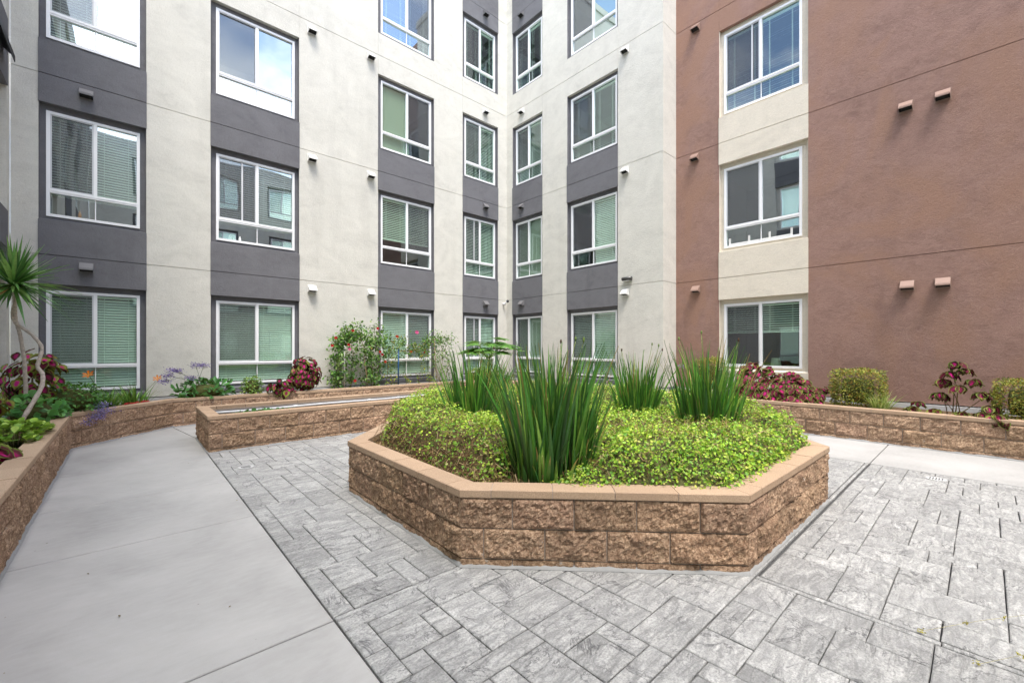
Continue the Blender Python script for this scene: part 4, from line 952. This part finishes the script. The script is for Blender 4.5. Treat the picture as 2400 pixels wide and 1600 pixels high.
r_ = MB(); flower(r_, np.array([-.62, 8.62, .50]), (.6, -.6, .3), .05, 5, (.45, .14, .04), (.3, .08, .03), .5); tag(r_.build('fallen_flower', M['petal'], None, True), 'wilted orange flower lying on the corner of the left planter cap', 'flower')

# ------------------------------------------------------------ palm-like dracaena
tr = empty('dracaena_tree', (-1.02, 8.1, .42), 'palm-like tree with two twisted pale trunks at the left edge', 'tree')
def trunk(pts, r0, r1):
    pts = np.array(pts, float); t = np.linspace(0, 1, len(pts)); tt = np.linspace(0, 1, 60); P_ = np.stack([np.interp(tt, t, pts[:, i]) for i in range(3)], 1)
    for _ in range(4): P_[1:-1] = (P_[:-2] + P_[1:-1] * 2 + P_[2:]) / 4
    rad = np.linspace(r0, r1, 60) * (1 + .10 * np.sin(np.arange(60) * 1.9)) ; mb = MB(); c = np.array([.60, .52, .45])
    mb.tube(P_, rad, c, 12); mb.C[0] = np.repeat(c[None] * (1 + .13 * np.sin(np.arange(60) * 2.9))[:, None], 12, 0); return mb
HX = np.array([-1.06, 8.18, 2.22])
trunk([(-.98, 8.30, .40), (-.97, 8.30, .9), (-.98, 8.27, 1.3), (-1.01, 8.22, 1.62), (-1.045, 8.2, 1.8), (-1.05, 8.19, 2.0), HX - (0, 0, .06)], .022, .016).build('trunk', M['bark'], tr, True)
trunk([(-1.02, 7.86, .40), (-.93, 7.92, .62), (-.80, 8.05, .95), (-.80, 8.10, 1.12), (-.86, 8.12, 1.20), (-.80, 8.14, 1.45), (-.91, 8.18, 1.63), (-1.04, 8.2, 1.74), (-1.08, 8.2, 1.86), (-1.05, 8.19, 2.0)], .025, .015).build('trunk', M['bark'], tr, True)
def rosette(c, n, L0, L1, name):
    mb = MB()
    for i in range(n):
        el = random.uniform(-.75, 1.45); a = random.uniform(0, 6.28); Ln = random.uniform(L0, L1); d0 = np.array([math.cos(a) * math.cos(el), math.sin(a) * math.cos(el), math.sin(el)])
        t = np.linspace(0, 1, 8); P_ = np.array(c) + d0[None] * (t * Ln)[:, None]; P_[:, 2] -= (.22 * Ln * math.cos(el)) * t ** 2.2 * random.uniform(.3, 1.5); P_[:, 2] += .05 * (random.random() - .2)
        sd = unit(np.cross(d0, [0, 0, 1.])); wv = random.uniform(.013, .02) * np.minimum(1, (1 - t) * 2 + .03) * (.6 + .4 * np.minimum(1, t * 4))
        V = np.stack([P_ - sd * wv[:, None], P_ - np.array([0, 0, .004]), P_ + sd * wv[:, None]], 1).reshape(-1, 3)
        c0 = np.array(random.choice([(.09, .27, .06), (.16, .38, .09), (.28, .48, .14), (.05, .16, .045)])); 
        if el < -.4 and random.random() < .18: c0 = np.array([.5, .28, .06])
        mb.add(V, [np.array([[k * 3 + j, k * 3 + j + 1, (k + 1) * 3 + j + 1, (k + 1) * 3 + j] for k in range(7) for j in range(2)])], c0 * random.uniform(.8, 1.2))
    return mb.build(name, M['blade'], tr, True)
rosette(HX, 230, .36, .68, 'crown')

# ------------------------------------------------------------ flowering vines, stakes and papaya
def vine(lab, name, stems, n, ls, cols, spread, flowers, group=None, fcol=(.5, .02, .02)):
    r_ = empty(name, stems[0][0], lab, 'vine' if 'vine' in name else 'rose bush', group); st = MB(); lf = MB(); fm = MB(); allp = []
    for pts, m_, sp in stems_iter(stems, spread):
        t = np.linspace(0, 1, len(pts)); tt = np.linspace(0, 1, 24); P_ = np.stack([np.interp(tt, t, pts[:, i]) for i in range(3)], 1); P_[1:-1] += rng.normal(0, .014, (22, 3))
        st.tube(P_, np.linspace(.009, .004, 24), (.24, .17, .09), 5)
        k_ = int(n * m_); q_ = P_[rng.integers(3, 24, k_)] + rng.normal(0, 1, (k_, 3)) * np.array([sp, sp * .7, sp]); q_ = q_[q_[:, 2] > .45]; allp.append(q_)
    p = np.concatenate(allp); p = p[fbm(p * 7, 3, 4) > .425]; n_ = len(p); nr = unit(rdir(n_) + np.array([-.1, -.4, .6])); s_ = rng.uniform(ls * .6, ls, n_)
    lf.inst(TO, p, unit(np.cross(nr, rdir(n_)) + (0, 0, -.2)), nr, s_, s_ * .62, np.stack([colmix(n_, cols, .25)] * 2, 1)); lf.build('leaves', M['leaf'], r_); 
    for k_ in range(0, len(p), 14): st.tube([p[k_], p[k_] + rng.normal(0, .05, 3)], .002, (.2, .2, .08), 3, cap=False)
    st.build('stems', M['bark'], r_, True)
    for f_, c_, rr in flowers:
        flower(fm, np.array(f_, float), (-.2, -.8, .3), rr, 6, c_, np.array(c_) * .6, .75); flower(fm, np.array(f_, float) + (0, -.01, 0), (-.1, -.9, .4), rr * .6, 5, c_, np.array(c_) * .7, .8)
    if flowers: fm.build('flowers', M['petal'], r_, True)
    return r_
def stems_iter(stems, sp):
    for s_ in stems: yield np.array(s_, float), 1 / len(stems), sp
VG = [(.06, .18, .03), (.10, .26, .04), (.18, .36, .07), (.035, .10, .025), (.28, .42, .12)]
RD, PK = (.52, .02, .02), (.75, .12, .32)
Y0 = 10.22
def XZ(pairs): return [(a, Y0 + random.uniform(-.08, .08), b) for a, b in pairs]
vine('dense flowering vine with dark red blossoms climbing left of the third window', 'flowering_vine', [
    XZ([(3.75, .45), (3.70, .9), (3.72, 1.4), (3.9, 1.75)]), XZ([(4.0, .45), (4.05, 1.0), (4.0, 1.5), (3.9, 1.95)]), XZ([(4.35, .45), (4.4, 1.0), (4.25, 1.6), (4.15, 2.0)]), XZ([(4.5, .45), (4.55, .9), (4.5, 1.4), (4.65, 2.0)]),
    XZ([(4.55, .45), (4.7, .9), (4.8, 1.4), (4.9, 1.8)]), XZ([(3.6, 1.6), (3.9, 1.72), (4.3, 1.65), (4.7, 1.6)]), XZ([(3.75, .5), (3.72, .8), (3.74, 1.1), (3.7, 1.5)])], 4200, .086, VG, .10,
    [((a, Y0 - .12, b), c, .042) for a, b, c in ((3.60, 1.68, RD), (3.52, 1.50, RD), (3.9, 1.52, RD), (4.0, 1.86, RD), (4.62, 1.93, RD), (4.68, 1.35, RD), (4.74, 1.28, RD), (4.05, .66, RD), (4.45, 1.45, (.6, .12, .03)), (3.92, 1.42, PK), (4.82, 1.1, (.5, .05, .02)))])
vine('thin rose branches arching across the third ground floor window', 'rose_arch', [
    XZ([(4.9, .45), (4.95, 1.2), (5.1, 1.6), (5.4, 1.65)]), XZ([(5.0, 1.6), (5.4, 1.55), (5.9, 1.5), (6.3, 1.6)]), XZ([(5.0, 1.3), (5.5, 1.38), (5.8, 1.40), (6.0, 1.25)]), XZ([(5.0, 1.2), (5.3, 1.35), (5.7, 1.30), (6.2, 1.45)])], 1300, .066, VG + [(.4, .34, .06)], .085,
    [((5.72, Y0 - .1, 1.86), PK, .06), ((5.15, Y0 - .1, 1.74), (.45, .06, .02), .05), ((5.55, Y0 - .1, 1.35), (.4, .12, .03), .04), ((5.95, Y0 - .1, 1.33), RD, .03)])
vine('rose bush at the right edge of the third ground floor window', 'rose_arch', [
    XZ([(6.5, .45), (6.35, 1.0), (6.25, 1.5), (6.1, 1.7)]), XZ([(6.5, .45), (6.55, 1.0), (6.5, 1.5), (6.45, 1.75)]), XZ([(6.7, .45), (6.75, 1.0), (6.7, 1.4), (6.8, 1.72)]), XZ([(6.0, 1.6), (6.3, 1.7), (6.6, 1.62), (6.85, 1.7)])], 1300, .066, VG, .10, [])
vine('low young rose shoots with yellowing leaves at the foot of the third window', 'rose_shoots', [
    XZ([(5.0, .45), (5.05, .6), (5.0, .8)]), XZ([(5.45, .45), (5.5, .6), (5.45, .75)]), XZ([(5.9, .45), (5.85, .7), (5.95, .95)]), XZ([(6.15, .45), (6.2, .65), (6.15, .85)])], 380, .06, [(.45, .42, .05), (.25, .36, .05), (.12, .22, .04)], .07, [])
for x, z, m_, rr, nm, lab in ((3.83, 1.5, 'whitepost', .016, 'trellis_post', 'weathered white post inside the red-flowered vine'), (5.22, 1.44, 'blue', .017, 'garden_stake', 'straight blue stake in front of the third ground floor window'),
                         (4.30, 1.25, 'wood', .008, 'garden_stake', 'thin bamboo stake leaning among the vine stems'), (6.28, 1.7, 'wood', .009, 'garden_stake', 'thin bamboo stake at the right side of the third window')):
    mb = MB(); mb.tube([(x + (.12 if m_ == 'wood' else 0), Y0 - .03, .42), (x, Y0 - .05, z)], rr, n=10); tag(mb.build(nm, M[m_], None, True), lab, 'post' if 'post' in nm else 'stake')
# papaya
pa = empty('papaya_plant', (6.25, 7.75, .39), 'papaya plant with deeply lobed bright leaves rising behind the sword leaves', 'plant')
mb = MB(); mb.tube([(6.25, 7.75, .39), (6.25, 7.74, .9), (6.27, 7.75, 1.22)], [.03, .025, .018], (.28, .30, .16), 8); mb.build('trunk', M['bark'], pa, True)
pet = MB(); lfm = MB(); blades_t = T_strap(6)
for i in range(24):
    a = i * 2.4; el = random.uniform(.12, 1.0); Ln = random.uniform(.4, .68); c0 = np.array([6.27, 7.75, 1.2]); t_ = c0 + np.array([math.cos(a) * math.cos(el), math.sin(a) * math.cos(el), math.sin(el)]) * Ln; t_[2] = min(max(t_[2], 1.38), 1.76)
    pet.tube([c0, (c0 + t_) / 2 + (0, 0, .03), t_], .006, (.25, .40, .10), 5)
    out = unit(np.array([math.cos(a), math.sin(a), -.15])); up = np.array([0, 0, 1.]); sd = np.cross(up, out)
    for f in np.linspace(-2.4, 2.4, 9):
        dv = unit(out * math.cos(f) + sd * math.sin(f) + up * (-.10 - .12 * random.random())); ll = random.uniform(.24, .31) * (1 - .05 * abs(f)); c1 = colmix(1, [(.18, .42, .08), (.26, .52, .13), (.12, .32, .07)])
        lfm.inst(blades_t, t_[None], dv[None], up[None], ll, .075, np.stack([c1, c1], 1))
        for s_ in (-1, 1):
            for q_ in (.4, .6, .78):
                d2 = unit(dv + s_ * np.cross(up, dv) * .9); lfm.inst(blades_t, (t_ + dv * ll * q_)[None], d2[None], up[None], ll * .38, .045, np.stack([c1 * .92, c1], 1))
pet.build('leaf_stalks', M['twig'], pa, True); lfm.build('leaves', M['leaf'], pa)
r_ = tuft('strap_leaf_plant', 'arching strap-leaved plant beneath the papaya', 'plant', 6.45, 7.6, .39, 170, .5, .8, [(.16, .34, .06), (.28, .46, .10), (.10, .24, .05)], .016, .026, .8, .16, 1.0)
ball_bush('small_shrub', 'small reddish and green shrub below the corner window behind the sword leaves', 'shrub', (7.9, 10.2, .62), (.42, .25, .25), 800, .06, [(.30, .16, .05), (.16, .28, .05), (.3, .4, .08)], .43, T=TO, ar=.6)
# seedlings in the trough
ball_bush('trough_seedlings', 'flat green leafy seedlings at the left end of the long planter trough', 'plant', (1.55, 7.55, .40), (.52, .17, .055), 240, .085, [(.10, .30, .10), (.16, .38, .14), (.07, .2, .06)], .385, T=TO, ar=.9, core=(.03, .05, .02))
# leaning dry grass stalks on the paving at lower right
mb = MB()
for p0, p1 in (((2.86, .02, .012), (3.5, -.42, .05)), ((2.98, .22, .010), (3.7, -.30, .06))):
    p0, p1 = np.array(p0), np.array(p1); mb.tube([p0, (p0 * .6 + p1 * .4) + (0, 0, .01), p1], .0010, (.5, .46, .24), 4)
    for t in (0, .3, .55): q_ = p0 * (1 - t) + p1 * t; n = 14; nr = rdir(n); mb.inst(TS, q_ + rng.normal(0, .006, (n, 3)) + (0, 0, .006), rdir(n), nr, .014, .006, np.tile([.58, .52, .10], (n, 1, 1)).reshape(n, 1, 3))
tag(mb.build('dry_grass_stalk', M['twig']), 'thin yellow dry grass stalks lying on the paving at lower right', 'grass stalk')
# dead leaves
mb = MB(); n = 70; p = np.c_[rnd(n, -.5, 6.5), rnd(n, .6, 8), np.full(n, .006)]; k = dist_in(p[:, 0], p[:, 1]) < -.25; k &= ~((p[:, 1] > 7.0)); p = p[k]; n = len(p)
nr = unit(np.c_[rng.normal(0, .15, (n, 2)), np.ones(n)]); s_ = rng.uniform(.006, .02, n); mb.inst(TS, p, unit(np.cross(nr, rdir(n))), nr, s_, s_ * .6, colmix(n, [(.12, .07, .03), (.2, .13, .06), (.06, .04, .02)])[:, None])
tag(mb.build('leaf_litter', M['leaf']), 'tiny dry leaf crumbs scattered on the pavement', kind='stuff')
